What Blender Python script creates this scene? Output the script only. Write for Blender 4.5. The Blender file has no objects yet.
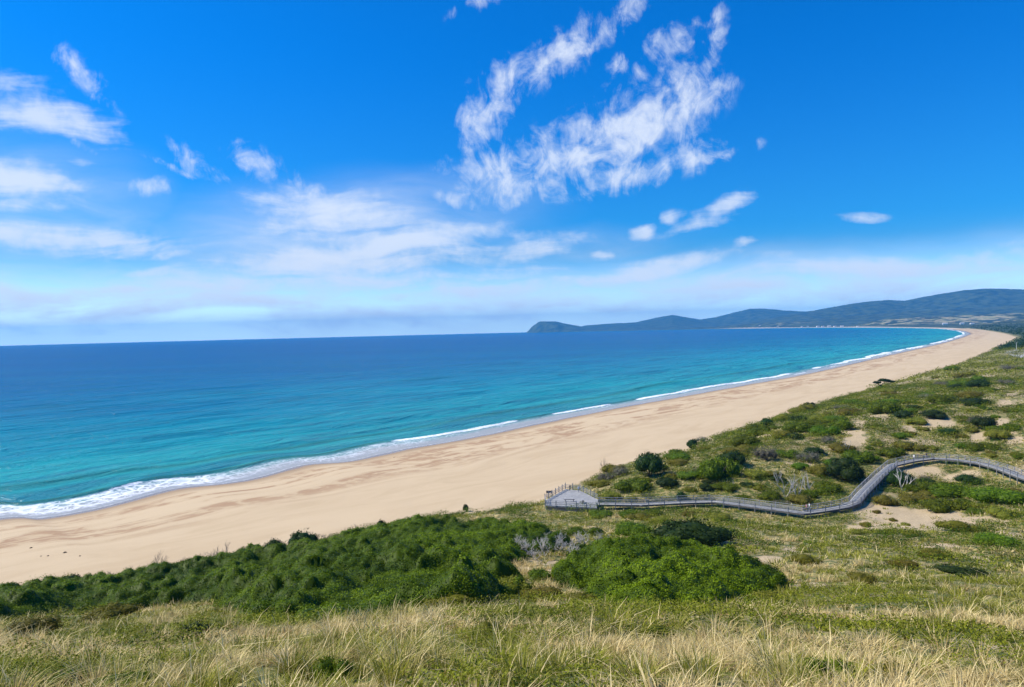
import bpy, bmesh, math, random
import numpy as np
from mathutils import Vector, Matrix

rng = np.random.default_rng(7)
random.seed(7)
R = math.radians
SC = bpy.context.scene
COL = SC.collection

# ------------------------------------------------------------------ camera
F_PX, CX, CY = 700.0, 512.0, 343.5
CAM_Z = 46.0
PITCH, ROLL = R(1.105), R(1.41)
Fv = np.array([0, math.cos(PITCH), -math.sin(PITCH)])
U0 = np.array([0, math.sin(PITCH), math.cos(PITCH)])
R0 = np.array([1.0, 0, 0])
Rv = math.cos(ROLL) * R0 - math.sin(ROLL) * U0
Uv = math.sin(ROLL) * R0 + math.cos(ROLL) * U0
cam = bpy.data.cameras.new("camera")
cam.sensor_width = 36.0
cam.lens = 36.0 * F_PX / 1024.0
cam.clip_start = 0.3
cam.clip_end = 120000
cam_o = bpy.data.objects.new("camera", cam)
COL.objects.link(cam_o)
M = Matrix(((Rv[0], Uv[0], -Fv[0], 0), (Rv[1], Uv[1], -Fv[1], 0), (Rv[2], Uv[2], -Fv[2], CAM_Z), (0, 0, 0, 1)))
cam_o.matrix_world = M
SC.camera = cam_o

# ------------------------------------------------------------------ light
SUN_DIR = Vector((-1.0, 0.10, 0)).normalized()          # towards the sun, horizontally
SUN_EL = R(45)
sun_az = math.atan2(SUN_DIR.x, SUN_DIR.y)                # from +Y towards +X
sl = bpy.data.lights.new("sun", 'SUN')
sl.energy = 5.0
sl.angle = R(0.5)
sl.color = (1.0, 0.93, 0.80)
so = bpy.data.objects.new("sun", sl)
COL.objects.link(so)
to_sun = Vector((SUN_DIR.x * math.cos(SUN_EL), SUN_DIR.y * math.cos(SUN_EL), math.sin(SUN_EL)))
so.rotation_euler = to_sun.to_track_quat('Z', 'Y').to_euler()
so.location = (-60, 0, 140)

SC.view_settings.view_transform = 'Standard'
SC.view_settings.look = 'None'
SC.view_settings.gamma = 1
SC.view_settings.exposure = 0.30
SC.view_settings.use_curve_mapping = False
SC.cycles.max_bounces = 6
SC.cycles.diffuse_bounces = 2
SC.cycles.glossy_bounces = 2
SC.cycles.transmission_bounces = 2
SC.cycles.volume_bounces = 0
SC.cycles.use_denoising = True


# ------------------------------------------------------------------ node helper
class NT:
    def __init__(self, tree):
        self.t = tree
        tree.nodes.clear()

    def n(self, typ, **kw):
        nd = self.t.nodes.new(typ)
        for k, v in kw.items():
            if k == 'ins':
                for kk, vv in v.items():
                    s = nd.inputs[kk]
                    if isinstance(vv, bpy.types.NodeSocket):
                        self.t.links.new(vv, s)
                    else:
                        s.default_value = vv
            else:
                setattr(nd, k, v)
        return nd

    def math(self, op, a, b=None, c=None, clamp=False):
        nd = self.n('ShaderNodeMath', operation=op, use_clamp=clamp)
        for i, x in enumerate((a, b, c)):
            if x is None:
                continue
            if isinstance(x, bpy.types.NodeSocket):
                self.t.links.new(x, nd.inputs[i])
            else:
                nd.inputs[i].default_value = x
        return nd.outputs[0]

    def mapr(self, v, a, b, c=0.0, d=1.0, smooth=True):
        nd = self.n('ShaderNodeMapRange', interpolation_type='SMOOTHSTEP' if smooth else 'LINEAR')
        self.t.links.new(v, nd.inputs[0])
        for i, x in zip((1, 2, 3, 4), (a, b, c, d)):
            nd.inputs[i].default_value = x
        return nd.outputs[0]

    def mix(self, f, a, b, blend='MIX'):
        nd = self.n('ShaderNodeMix', data_type='RGBA', blend_type=blend)
        for s, x in ((nd.inputs[0], f), (nd.inputs[6], a), (nd.inputs[7], b)):
            if isinstance(x, bpy.types.NodeSocket):
                self.t.links.new(x, s)
            elif isinstance(x, (int, float)):
                s.default_value = x
            else:
                s.default_value = (*x, 1.0) if len(x) == 3 else x
        return nd.outputs[2]

    def noise(self, vec, scale, detail=4, rough=0.55, dist=0.0, out=0):
        nd = self.n('ShaderNodeTexNoise')
        if vec is not None:
            self.t.links.new(vec, nd.inputs['Vector'])
        nd.inputs['Scale'].default_value = scale
        nd.inputs['Detail'].default_value = detail
        nd.inputs['Roughness'].default_value = rough
        nd.inputs['Distortion'].default_value = dist
        return nd.outputs[out]

    def vmul(self, v, xyz):
        nd = self.n('ShaderNodeVectorMath', operation='MULTIPLY')
        self.t.links.new(v, nd.inputs[0])
        nd.inputs[1].default_value = xyz
        return nd.outputs[0]

    def attr(self, name, out='Fac'):
        return self.n('ShaderNodeAttribute', attribute_name=name).outputs[out]

    def link(self, a, b):
        self.t.links.new(a, b)


def material(name):
    m = bpy.data.materials.new(name)
    m.use_nodes = True
    nt = NT(m.node_tree)
    out = nt.n('ShaderNodeOutputMaterial')
    return m, nt, out


def simple_mat(name, col, rough=0.8, var=0.25, scale=3.0, bump=0.0, metallic=0.0):
    m, nt, out = material(name)
    tc = nt.n('ShaderNodeTexCoord').outputs['Object']
    nz = nt.noise(tc, scale, 5, 0.6)
    f = nt.mapr(nz, 0.3, 0.7)
    c = nt.mix(f, [x * (1 - var) for x in col], [min(1, x * (1 + var)) for x in col])
    p = nt.n('ShaderNodeBsdfPrincipled', ins={'Base Color': c, 'Roughness': rough, 'Metallic': metallic})
    if bump:
        b = nt.n('ShaderNodeBump', ins={'Height': nz, 'Strength': bump, 'Distance': 0.05})
        nt.link(b.outputs[0], p.inputs['Normal'])
    nt.link(p.outputs[0], out.inputs[0])
    return m


# ------------------------------------------------------------------ world: sky + clouds
def px_dir(px, py):
    d = Fv + (px - CX) / F_PX * Rv - (py - CY) / F_PX * Uv
    return d / np.linalg.norm(d)


def az_el(px, py):
    d = px_dir(px, py)
    return math.atan2(d[0], d[1]), math.asin(d[2])


W = bpy.data.worlds.new("World")
SC.world = W
W.use_nodes = True
wt = NT(W.node_tree)
wout = wt.n('ShaderNodeOutputWorld')
geo = wt.n('ShaderNodeTexCoord').outputs['Generated']
sep = wt.n('ShaderNodeSeparateXYZ', ins={0: geo})
zc = wt.math('MAXIMUM', sep.outputs[2], 0.02)
cmb = wt.n('ShaderNodeCombineXYZ', ins={0: sep.outputs[0], 1: sep.outputs[1], 2: zc})
sky = wt.n('ShaderNodeTexSky', sky_type='NISHITA', sun_disc=False, sun_elevation=SUN_EL, sun_rotation=sun_az,
           altitude=50, air_density=1.0, dust_density=0.6, ozone_density=3.5)
wt.link(cmb.outputs[0], sky.inputs[0])
# deep blue of the clear upper sky, paler near the horizon and towards the sun
az = wt.math('ARCTAN2', sep.outputs[0], sep.outputs[1])
el = wt.math('ARCSINE', sep.outputs[2])
hs = wt.n('ShaderNodeHueSaturation', ins={'Hue': 0.5, 'Saturation': 1.0, 'Value': 1.0, 'Color': sky.outputs[0]})
lowf = wt.mapr(el, 0.0, 0.14, 1.0, 0.0)
midf = wt.mapr(el, 0.05, 0.40, 1.0, 0.0)
tintc = wt.mix(lowf, wt.mix(midf, (0.012, 0.80, 1.72), (0.14, 0.86, 1.50)), (0.98, 1.20, 1.40))
glow = wt.mapr(el, 0.0, 0.11, 3.0, 1.0)
skyc = wt.mix(1.0, wt.n('ShaderNodeVectorMath', operation='SCALE', ins={0: hs.outputs[0], 3: glow}).outputs[0], tintc, 'MULTIPLY')
# cloud coordinates: azimuth / elevation
ae = wt.n('ShaderNodeCombineXYZ', ins={0: az, 1: el, 2: 0.0}).outputs[0]
warp = wt.noise(ae, 5.0, 3, 0.5, 0, out=1)
wv = wt.n('ShaderNodeVectorMath', operation='SUBTRACT', ins={0: warp, 1: (0.5, 0.5, 0.5)}).outputs[0]
wv2 = wt.vmul(wv, (0.10, 0.05, 0.0))
aew = wt.n('ShaderNodeVectorMath', operation='ADD', ins={0: ae, 1: wv2}).outputs[0]


def blobs(lst, vec):
    acc = None
    for (px, py, rx, ry, ang, w) in lst:
        a, e = az_el(px, py)
        ang = ang + 1.41
        sx = rx * 1.15 / F_PX * math.cos(a)
        mp = wt.n('ShaderNodeMapping', vector_type='TEXTURE')
        wt.link(vec, mp.inputs[0])
        mp.inputs['Location'].default_value = (a, e, 0)
        mp.inputs['Rotation'].default_value = (0, 0, R(ang))
        mp.inputs['Scale'].default_value = (sx, ry / F_PX * math.cos(a), 1.0)
        ln = wt.n('ShaderNodeVectorMath', operation='LENGTH', ins={0: mp.outputs[0]}).outputs['Value']
        v = wt.mapr(ln, 0.1, 1.6, w, 0.0)
        acc = v if acc is None else wt.math('MAXIMUM', acc, v)
    return acc


CIRRUS = [(478, 120, 20, 42, -15, .9), (505, 92, 34, 20, 50, .85), (555, 55, 52, 20, 30, .8), (612, 22, 48, 12, 30, .75),
          (705, 62, 34, 13, 65, .75), (712, 88, 26, 14, 30, .85), (672, 108, 55, 28, 28, 1.0), (618, 132, 78, 40, 22, 1.0),
          (565, 162, 72, 32, 8, 1.0), (508, 175, 55, 28, 0, .95), (690, 166, 56, 8, 12, .85), (640, 174, 76, 16, 8, .9),
          (475, 8, 28, 7, 18, .6), (662, 42, 30, 16, 25, .6), (632, 75, 9, 12, 0, .7), (613, 66, 9, 12, 0, .65), (715, 14, 14, 8, 30, .7),
          (255, 163, 24, 15, -30, .75), (192, 165, 28, 12, -25, .7), (146, 188, 22, 9, 0, .75), (173, 172, 28, 4, -15, .6),
          (88, 78, 34, 14, -45, .55), (310, 190, 20, 12, -40, .6), (78, 148, 14, 6, -30, .6), (450, 202, 26, 9, -10, .6)]
STRAT = [(36, 106, 62, 26, -16, 1.0), (12, 178, 50, 22, -8, .95), (10, 200, 55, 9, 0, .9), (62, 234, 105, 15, -6, 1.0),
         (170, 253, 24, 6, 0, .8), (150, 267, 30, 6, 0, .7), (73, 164, 11, 5, 0, .6),
         (330, 216, 70, 26, -6, .85), (385, 246, 100, 18, 6, 1.0), (345, 262, 150, 16, 2, .85),
         (535, 248, 44, 12, 8, .9), (525, 236, 24, 8, 0, .7), (722, 206, 26, 10, 25, .8), (698, 228, 32, 8, 6, .7),
         (647, 230, 13, 8, 0, .95), (743, 244, 15, 7, 0, .95), (678, 219, 9, 9, 0, .65), (598, 250, 10, 6, 0, .6), (853, 215, 22, 5, 0, .5),
         (255, 285, 330, 14, 0, .72), (650, 268, 72, 11, 5, .92), (520, 286, 200, 9, 3, .75), (885, 264, 145, 13, 2, .85),
         (780, 290, 270, 24, 0, .66), (150, 305, 330, 16, 0, .62), (450, 310, 300, 14, 0, .6)]
mc = blobs(CIRRUS, aew)
ms = blobs(STRAT, aew)
# feathered ribs for the high cloud, flat strata for the low cloud
mpr = wt.n('ShaderNodeMapping', vector_type='POINT', ins={0: aew, 'Rotation': (0, 0, R(-24)), 'Scale': (29.0, 19.0, 1.0)}).outputs[0]
n1 = wt.noise(mpr, 1.0, 7, 0.62, 0.7)
mps = wt.n('ShaderNodeMapping', vector_type='POINT', ins={0: aew, 'Rotation': (0, 0, R(-4)), 'Scale': (7.0, 32.0, 1.0)}).outputs[0]
n2 = wt.noise(mps, 1.0, 6, 0.55, 0.4)
n3 = wt.noise(ae, 45.0, 5, 0.6, 0.2)
dc = wt.math('ADD', wt.math('MULTIPLY', mc, 0.62), wt.math('MULTIPLY', wt.math('SUBTRACT', n1, 0.5), 1.5))
dc = wt.math('ADD', dc, wt.math('MULTIPLY', wt.math('SUBTRACT', n3, 0.5), 0.75))
dc = wt.mapr(dc, 0.12, 0.90, 0.0, 0.85)
dc = wt.math('MULTIPLY', dc, wt.mapr(mc, 0.02, 0.25))
ds = wt.math('ADD', wt.math('MULTIPLY', ms, 0.75), wt.math('MULTIPLY', wt.math('SUBTRACT', n2, 0.5), 1.5))
ds = wt.math('ADD', ds, wt.math('MULTIPLY', wt.math('SUBTRACT', n3, 0.5), 0.6))
ds = wt.mapr(ds, 0.14, 0.82, 0.0, 0.78)
ds = wt.math('MULTIPLY', ds, wt.mapr(ms, 0.02, 0.22))
VEIL = [(330, 238, 150, 46, 5, .55), (120, 292, 330, 34, 0, .66), (600, 294, 430, 30, 0, .60), (880, 276, 190, 22, 0, .55), (20, 205, 110, 60, -10, .35),
        (520, 250, 120, 18, 0, .25)]
mv = blobs(VEIL, aew)
mv = wt.math('MULTIPLY', mv, wt.mapr(n2, 0.25, 0.75, 0.35, 1.45, smooth=False))
den = wt.math('MAXIMUM', dc, ds)
den = wt.math('ADD', den, wt.math('MULTIPLY', wt.math('SUBTRACT', 1.0, den), mv), clamp=True)
cloudc = wt.n('ShaderNodeRGB')
cloudc.outputs[0].default_value = (8.4, 9.1, 10.2, 1)
fin = wt.mix(den, skyc, cloudc.outputs[0])
SKY_STRENGTH = 0.085
bg = wt.n('ShaderNodeBackground', ins={'Color': fin, 'Strength': SKY_STRENGTH})
wt.link(bg.outputs[0], wout.inputs[0])
W.cycles.sampling_method = 'MANUAL'
W.cycles.sample_map_resolution = 512


# ------------------------------------------------------------------ numpy noise
def _hash(ix, iy, seed):
    h = (ix.astype(np.int64) * 374761393 + iy.astype(np.int64) * 668265263 + seed * 974711) & 0xFFFFFFFF
    h = ((h ^ (h >> 13)) * 1274126177) & 0xFFFFFFFF
    h = h ^ (h >> 16)
    return (h & 0xFFFFFF) / float(0xFFFFFF)


def vnoise(x, y, seed=0):
    ix, iy = np.floor(x), np.floor(y)
    fx, fy = x - ix, y - iy
    fx = fx * fx * (3 - 2 * fx); fy = fy * fy * (3 - 2 * fy)
    a = _hash(ix, iy, seed); b = _hash(ix + 1, iy, seed)
    c = _hash(ix, iy + 1, seed); d = _hash(ix + 1, iy + 1, seed)
    return (a * (1 - fx) + b * fx) * (1 - fy) + (c * (1 - fx) + d * fx) * fy


def fbm(x, y, scale, octv=4, seed=0, gain=0.5):
    """scale = feature size in metres; result about 0..1"""
    s = np.zeros(np.shape(x)); amp = 1.0; tot = 0
    for o in range(octv):
        k = 2 ** o / scale
        c, sn = math.cos(o * 1.1), math.sin(o * 1.1)
        s = s + amp * vnoise((x * c - y * sn) * k + 17.3 * o, (x * sn + y * c) * k - 9.1 * o, seed + o * 13)
        tot += amp; amp *= gain
    return s / tot


def worley(x, y, scale, seed=0):
    """0 at cell centres, grows to ~1 between them; also a per-cell random"""
    X, Y = x / scale, y / scale
    ix, iy = np.floor(X), np.floor(Y)
    best = np.full(np.shape(x), 9.0); rid = np.zeros(np.shape(x))
    for dx in (-1, 0, 1):
        for dy in (-1, 0, 1):
            cx, cy = ix + dx, iy + dy
            px = cx + 0.5 + (_hash(cx, cy, seed) - 0.5) * 0.9
            py = cy + 0.5 + (_hash(cx, cy, seed + 5) - 0.5) * 0.9
            d = np.hypot(X - px, Y - py)
            m = d < best
            best = np.where(m, d, best)
            rid = np.where(m, _hash(cx, cy, seed + 9), rid)
    return best, rid


def sstep(a, b, x):
    t = np.clip((x - a) / (b - a), 0, 1)
    return t * t * (3 - 2 * t)


# ------------------------------------------------------------------ the lie of the land
EARTH = 6371000.0


def unp(px, py, z=None, Y=None):
    """point of the viewing ray of a photo position at a height or at a distance"""
    d = Fv + (px - CX) / F_PX * Rv - (py - CY) / F_PX * Uv
    t = (z - CAM_Z) / d[2] if z is not None else Y / d[1]
    return np.array([d[0] * t, d[1] * t, CAM_Z + d[2] * t])


def catmull(P, n):
    P = np.array(P); out = []
    Q = np.vstack([2 * P[0] - P[1], P, 2 * P[-1] - P[-2]])
    for i in range(1, len(Q) - 2):
        t = np.linspace(0, 1, n, endpoint=False)[:, None]
        p0, p1, p2, p3 = Q[i - 1], Q[i], Q[i + 1], Q[i + 2]
        out.append(0.5 * ((2 * p1) + (p2 - p0) * t + (2 * p0 - 5 * p1 + 4 * p2 - p3) * t ** 2 + (3 * p1 - p0 - 3 * p2 + p3) * t ** 3))
    out.append(P[-1:])
    return np.vstack(out)


shore_px = [(0, 518.5), (41, 519.5), (82, 513), (122, 503.5), (175, 489.5), (245, 481), (302, 465.5), (351, 461), (400, 450.5),
            (450, 441.5), (500, 432), (550, 421.5), (600, 411), (650, 402), (700, 393), (750, 384), (800, 375), (850, 364), (900, 352.5),
            (940, 343.5), (965, 336)]
SH = [unp(x, y, z=0.0)[:2] for x, y in shore_px]
d0 = (SH[0] - SH[9]); d0 /= np.linalg.norm(d0)
SH = [SH[0] + d0 * q_ for q_ in (1200, 600, 300, 150, 70, 28)] + SH


def far(px, dist):
    d = px_dir(px, 330)
    h = np.array([d[0], d[1]]) / math.hypot(d[0], d[1])
    return h * dist


SH += [far(969, 2700), far(957, 3500), far(938, 4300), (far(900, 5300)), far(860, 6300), far(800, 7900), far(700, 9800), far(600, 11400), far(531, 12300)]
SHORE_DET = catmull(SH, 7)
_c = np.concatenate([[0], np.cumsum(np.hypot(*(SHORE_DET[1:] - SHORE_DET[:-1]).T))])
_ck = _c[7 * 26]                                   # end of the near, detailed stretch
_t = np.arange(0, _ck, 22.0)
_P = np.stack([np.interp(_t, _c, SHORE_DET[:, 0]), np.interp(_t, _c, SHORE_DET[:, 1])], 1)
_k = np.exp(-0.5 * (np.arange(-12, 13) / 4.5) ** 2); _k /= _k.sum()
_pad = np.vstack([_P[:1] + (_P[:1] - _P[1:13][::-1]), _P, _P[-1:] + (_P[-1:] - _P[-13:-1][::-1])])
_P = np.stack([np.convolve(_pad[:, i], _k, 'valid') for i in (0, 1)], 1)
SHORE = np.vstack([_P[:-4:2], SHORE_DET[7 * 26 + 5:]])
S_CUM = np.concatenate([[0], np.cumsum(np.hypot(*(SHORE[1:] - SHORE[:-1]).T))])
LANDPOLY = np.vstack([SHORE, [far(520, 12700), far(530, 14500), far(700, 26000), far(1100, 60000), (60000, -20000), (-2500, -9000), tuple(SH[0] + d0 * 6000)]])

veg_px = [(0, 590), (60, 584), (130, 578), (200, 562), (250, 553), (300, 545), (370, 528), (430, 518), (500, 508), (544, 500.5), (584, 482), (604, 472),
          (640, 460), (682, 454), (702, 440), (756, 424), (815, 405), (875, 387), (941, 369), (973, 358), (1005, 343.5), (1016, 337.5)]
VG = [unp(x, y, z=3.6)[:2] for x, y in veg_px]
VG = [VG[0] + d0 * 1200, VG[0] + d0 * 120] + VG + [far(1014, 1950), far(1000, 2500), far(975, 3500), far(950, 4400), far(905, 5400)]
VEG = catmull(VG, 6)
VEGPOLY = np.vstack([VEG, [far(860, 6450), far(800, 8050), far(700, 9950), far(600, 11500), far(535, 12380), far(530, 14500), far(700, 26000),
                           far(1100, 60000), (60000, -20000), (-2500, -9000), tuple(VG[0] + d0 * 6000)]])


def seg_dist(x, y, P, want_s=False):
    x = np.asarray(x, float); y = np.asarray(y, float)
    sh = x.shape; x = x.ravel(); y = y.ravel()
    best = np.full(x.shape, 1e18); S = np.zeros(x.shape)
    cum = 0.0
    for i in range(len(P) - 1):
        ax, ay = P[i]; bx, by = P[i + 1]
        dx, dy = bx - ax, by - ay
        L2 = dx * dx + dy * dy
        if L2 < 1e-9:
            continue
        t = np.clip(((x - ax) * dx + (y - ay) * dy) / L2, 0, 1)
        d = (x - ax - t * dx) ** 2 + (y - ay - t * dy) ** 2
        m = d < best
        best[m] = d[m]
        if want_s:
            S[m] = cum + t[m] * math.sqrt(L2)
        cum += math.sqrt(L2)
    return (np.sqrt(best).reshape(sh), S.reshape(sh)) if want_s else np.sqrt(best).reshape(sh)


def in_poly(x, y, P):
    x = np.asarray(x, float); y = np.asarray(y, float)
    r = np.zeros(x.shape, bool)
    n = len(P)
    for i in range(n):
        ax, ay = P[i]; bx, by = P[(i + 1) % n]
        if ay == by:
            continue
        c = ((ay > y) != (by > y)) & (x < (bx - ax) * (y - ay) / (by - ay) + ax)
        r ^= c
    return r


SHORE_ALL = np.vstack([SHORE, LANDPOLY[len(SHORE):len(SHORE) + 3]])


def shore_sd0(x, y):
    d, s = seg_dist(x, y, SHORE_ALL, True)
    return np.where(in_poly(x, y, LANDPOLY), d, -d), s


_det = SHORE_DET[7:7 * 26]
_od, _os = shore_sd0(_det[:, 0], _det[:, 1])
_o = np.argsort(_os); _od, _os = _od[_o], _os[_o]
_fade = sstep(_os[0], _os[0] + 40, _os) * (1 - sstep(_os[-1] - 300, _os[-1], _os))


def shore_sd(x, y):
    d, s = shore_sd0(x, y)
    off = np.interp(s, _os, _od * _fade, left=0, right=0)
    return d - off * np.exp(-np.abs(d) / 60.0), s


VEG_ALL = VEGPOLY[:len(VEG) + 7]


def veg_sd(x, y):
    d = seg_dist(x, y, VEG_ALL)
    return np.where(in_poly(x, y, VEGPOLY), d, -d)


# boardwalk centre line (photo positions of the deck)
bw_px = [(598, 503.5), (640, 504), (680, 502), (715, 501), (750, 505.5), (785, 510), (803, 512.5), (822, 510), (845, 506), (855, 502), (862, 493.5),
         (879, 476.5), (893, 464.5), (914, 460), (933, 458), (957, 459.5), (981, 463), (1002, 469), (1024, 477.5), (1060, 488), (1110, 500)]
bw_z = [7.6, 7.6, 7.7, 7.8, 8.0, 8.2, 8.3, 8.4, 8.6, 8.7, 8.8, 9.1, 9.4, 9.8, 10.1, 10.4, 10.7, 10.9, 11.2, 11.5, 12.0]
BW = [unp(p[0], p[1], z=z) for p, z in zip(bw_px, bw_z)]

# height control points: (photo x, photo y, distance) -> world height
ctrl = []


def cpY(px, py, Y):
    p = unp(px, py, Y=Y); ctrl.append((p[0], p[1], p[2]))


def cpz(px, py, z):
    p = unp(px, py, z=z); ctrl.append((p[0], p[1], p[2]))


for (px, rows) in {
    -120: [(687, 16), (655, 31), (640, 46), (620, 73), (603, 96)],
    60: [(687, 16.5), (660, 30), (642, 45), (625, 72), (607, 96), (592, 112)],
    220: [(687, 16), (655, 27), (630, 40), (622, 60), (600, 83), (575, 112), (560, 130)],
    420: [(687, 15), (650, 23), (622, 35), (610, 54), (570, 78), (540, 112), (524, 138)],
    560: [(687, 15), (650, 23), (618, 35), (605, 54), (570, 80), (545, 104), (525, 128), (512, 148)],
    720: [(687, 15), (650, 24), (620, 36), (600, 58), (560, 88), (535, 110), (520, 129)],
    880: [(687, 15.5), (650, 26), (610, 45), (570, 78), (540, 106), (522, 125)],
    1040: [(687, 16), (650, 28), (610, 47), (570, 78), (530, 112), (505, 132)],
    1200: [(687, 16), (650, 28), (610, 46), (570, 75), (530, 108)],
}.items():
    for py, Y in rows:
        cpY(px, py, Y)
for p in BW:
    ctrl.append((p[0], p[1], p[2] - 1.25))
for px, py, z in [(640, 485, 7.0), (700, 478, 8.5), (740, 455, 9.5), (800, 480, 9.0), (800, 440, 10.5), (850, 478, 7.4), (850, 430, 12.0), (940, 490, 7.6), (1000, 500, 9.0),
                  (900, 425, 12.5), (900, 402, 12.0), (950, 430, 12.6), (1000, 440, 13.5), (1050, 430, 15), (960, 400, 14.0), (1010, 405, 15.5), (955, 382, 11.0), (1010, 380, 14.0),
                  (1005, 364, 10.5), (1040, 352, 8.2), (1010, 352, 8.0), (1080, 360, 9.0), (1060, 342, 7.5)]:
    cpz(px, py, z)
for i in range(2, len(VG) - 5, 2):
    ctrl.append((VG[i][0], VG[i][1], 4.0))
for a in (-75, -40, 0, 40, 75):
    for rr, z in ((4, CAM_Z - 3.0), (9, CAM_Z - 5.2)):
        ctrl.append((rr * math.sin(R(a)), rr * math.cos(R(a)), z))
for a, rr, z in ((-75, 16, 38.5), (-75, 60, 24), (-75, 130, 6), (-75, 400, 5), (75, 30, 32), (75, 120, 17), (75, 400, 14), (75, 2000, 10), (50, 2000, 9), (45, 4000, 10), (36, 1800, 7), (60, 900, 12), (-60, 130, 5),
                 (35, 4500, 12), (75, 5000, 20)):
    ctrl.append((rr * math.sin(R(a)), rr * math.cos(R(a)), z))
ctrl = np.array(ctrl)


def uvc(x, y):
    return np.clip(np.arctan2(x, y), R(-80), R(80)) * 1.8, np.log(np.clip(np.hypot(x, y), 3.0, 5500.0))


cu, cv = uvc(ctrl[:, 0], ctrl[:, 1])


def kern(du, dv):
    return np.sqrt(du * du + dv * dv + 0.02)


A = kern(cu[:, None] - cu[None], cv[:, None] - cv[None])
n = len(cu)
A[np.arange(n), np.arange(n)] -= 0.01          # slight smoothing
Pm = np.stack([np.ones(n), cu, cv], 1)
AA = np.block([[A, Pm], [Pm.T, np.zeros((3, 3))]])
sol = np.linalg.solve(AA, np.concatenate([ctrl[:, 2], np.zeros(3)]))


def rbf(x, y):
    x = np.asarray(x, float); y = np.asarray(y, float)
    u, v = uvc(x, y)
    r = sol[n] + sol[n + 1] * u + sol[n + 2] * v
    for i in range(n):
        r = r + sol[i] * kern(u - cu[i], v - cv[i])
    return r


# far hills: skyline of each ridge as (photo x, photo y), its distance and depth
RIDGES = [
    ([(526, 332.5), (530, 326), (540, 321.3), (556, 321.6), (570, 324.5), (585, 327), (600, 329.5), (620, 333), (640, 336)], 12600, 650, 5),
    ([(560, 333), (585, 325.5), (610, 323.5), (635, 322.5), (655, 318), (672, 314.8), (685, 317), (700, 319.5), (716, 317), (735, 312), (750, 308.5),
      (765, 308.5), (785, 310.5), (805, 311.5), (830, 309), (860, 305), (900, 303), (960, 302), (1100, 302)], 13800, 1200, 7),
    ([(700, 331), (770, 318), (800, 313), (830, 307.5), (850, 304), (868, 301.5), (885, 300), (905, 300.5), (925, 296.5), (945, 293), (965, 290),
      (990, 288.6), (1024, 289.5), (1080, 287), (1200, 292), (1500, 300)], 11200, 1300, 9),
    ([(640, 334), (700, 326), (740, 323.5), (790, 321.5), (830, 318), (870, 314.5), (905, 311.5), (950, 309), (985, 307), (1024, 304), (1100, 300), (1500, 300)], 9000, 900, 11),
    ([(820, 330), (860, 321.5), (900, 318.5), (940, 316.5), (980, 314.5), (1024, 312.5), (1100, 310), (1500, 306)], 6600, 700, 15),
    ([(930, 330), (965, 325), (995, 322), (1024, 319.5), (1100, 318), (1500, 316)], 4300, 420, 19),
]
RID = []
for pts, dist, w, sd in RIDGES:
    a_, z_ = [], []
    for (px, py) in pts:
        d = px_dir(px, py)
        hh = math.hypot(d[0], d[1])
        a_.append(math.atan2(d[0], d[1]))
        z_.append(CAM_Z + d[2] / hh * dist + dist * dist / (2 * EARTH))
    RID.append((np.array(a_), np.array(z_), dist, w, sd))


def hills_h(x, y):
    r = np.hypot(x, y); a = np.arctan2(x, y)
    H = np.zeros(np.shape(x))
    for a_, z_, dist, w, sd in RID:
        pk = np.interp(a, a_, z_, left=-60, right=z_[-1])
        wob = (fbm(a * 9000, np.zeros_like(a) + sd, 900, 3, sd) - 0.5) * w * 0.5
        q = (r - dist - wob) / w
        front = np.exp(-np.abs(q) ** 1.7)
        spur = 0.72 + 0.56 * fbm(a * 9000, r * 0.4, 420, 4, sd + 3) 
        prof = np.where(q < 0, front * (spur + (1 - spur) * front), np.maximum(front, 0.75 * np.exp(-np.abs(q / 3.0) ** 2)))
        rag = (fbm(a * 9000, r, 60, 2, sd + 31) - 0.5) * 10
        H = np.maximum(H, (np.maximum(pk, -60) + rag) * prof)
    return H


def flatten(x, y, h):
    c = unp(1040, 352, z=8.0)[:2]
    e = np.hypot((x - c[0]) / 75, (y - c[1]) / 95)
    k = 1 - sstep(0.75, 1.15, e)
    return h * (1 - k) + 8.0 * k


def height(x, y):
    x = np.asarray(x, float); y = np.asarray(y, float)
    r = np.hypot(x, y)
    d, s = shore_sd(x, y)
    cusp = (fbm(s, s * 0 + 3, 26, 3, 77) - 0.5) * 5.0 * sstep(60, 200, r) * (1 - sstep(1200, 2500, r)) 
    dd = d + cusp
    beach = np.where(dd > 0, 4.0 * (1 - np.exp(-dd / 48.0)) * 1.05, dd * 0.045)
    beach = beach + (fbm(x, y, 14, 3, 5) - 0.5) * 0.25 * sstep(8, 25, dd)
    beach = np.maximum(beach, -9)
    v = veg_sd(x, y)
    near = r < 5600
    land = np.full(x.shape, 8.0)
    if near.any():
        land[near] = rbf(x[near], y[near])
    land = flatten(x, y, land)
    amp = sstep(60, 180, r) * (1 - sstep(2500, 5000, r))
    hum = (fbm(x, y, 26, 4, 21) - 0.5) * 3.2 * amp * sstep(5, 40, v)
    bwd = seg_dist(x, y, np.array([p[:2] for p in BW])) if near.any() else 0
    hum = hum * sstep(2.5, 14, bwd)
    small = (fbm(x, y, 3.2, 3, 31) - 0.5) * 0.55 * sstep(3, 14, r) * sstep(2, 6, v) * (1 - sstep(800, 2000, r))
    wood = (fbm(x, y, 22, 3, 61) - 0.4) * 7 * sstep(1100, 1700, r) * sstep(10, 60, v)
    landz = np.maximum(land, 3.2) + hum * 0.8 + small + wood
    k = sstep(-3, 9 + (r * 0.02), v)
    z = np.where(v > -3, beach * (1 - k) + landz * k, beach)
    far_k = sstep(2600, 3600, r) * sstep(0, 260, d)
    z = np.where(far_k > 0, np.maximum(z, z * (1 - far_k) + far_k * np.maximum(hills_h(x, y), z)), z)
    return z - r * r / (2 * EARTH)


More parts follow.
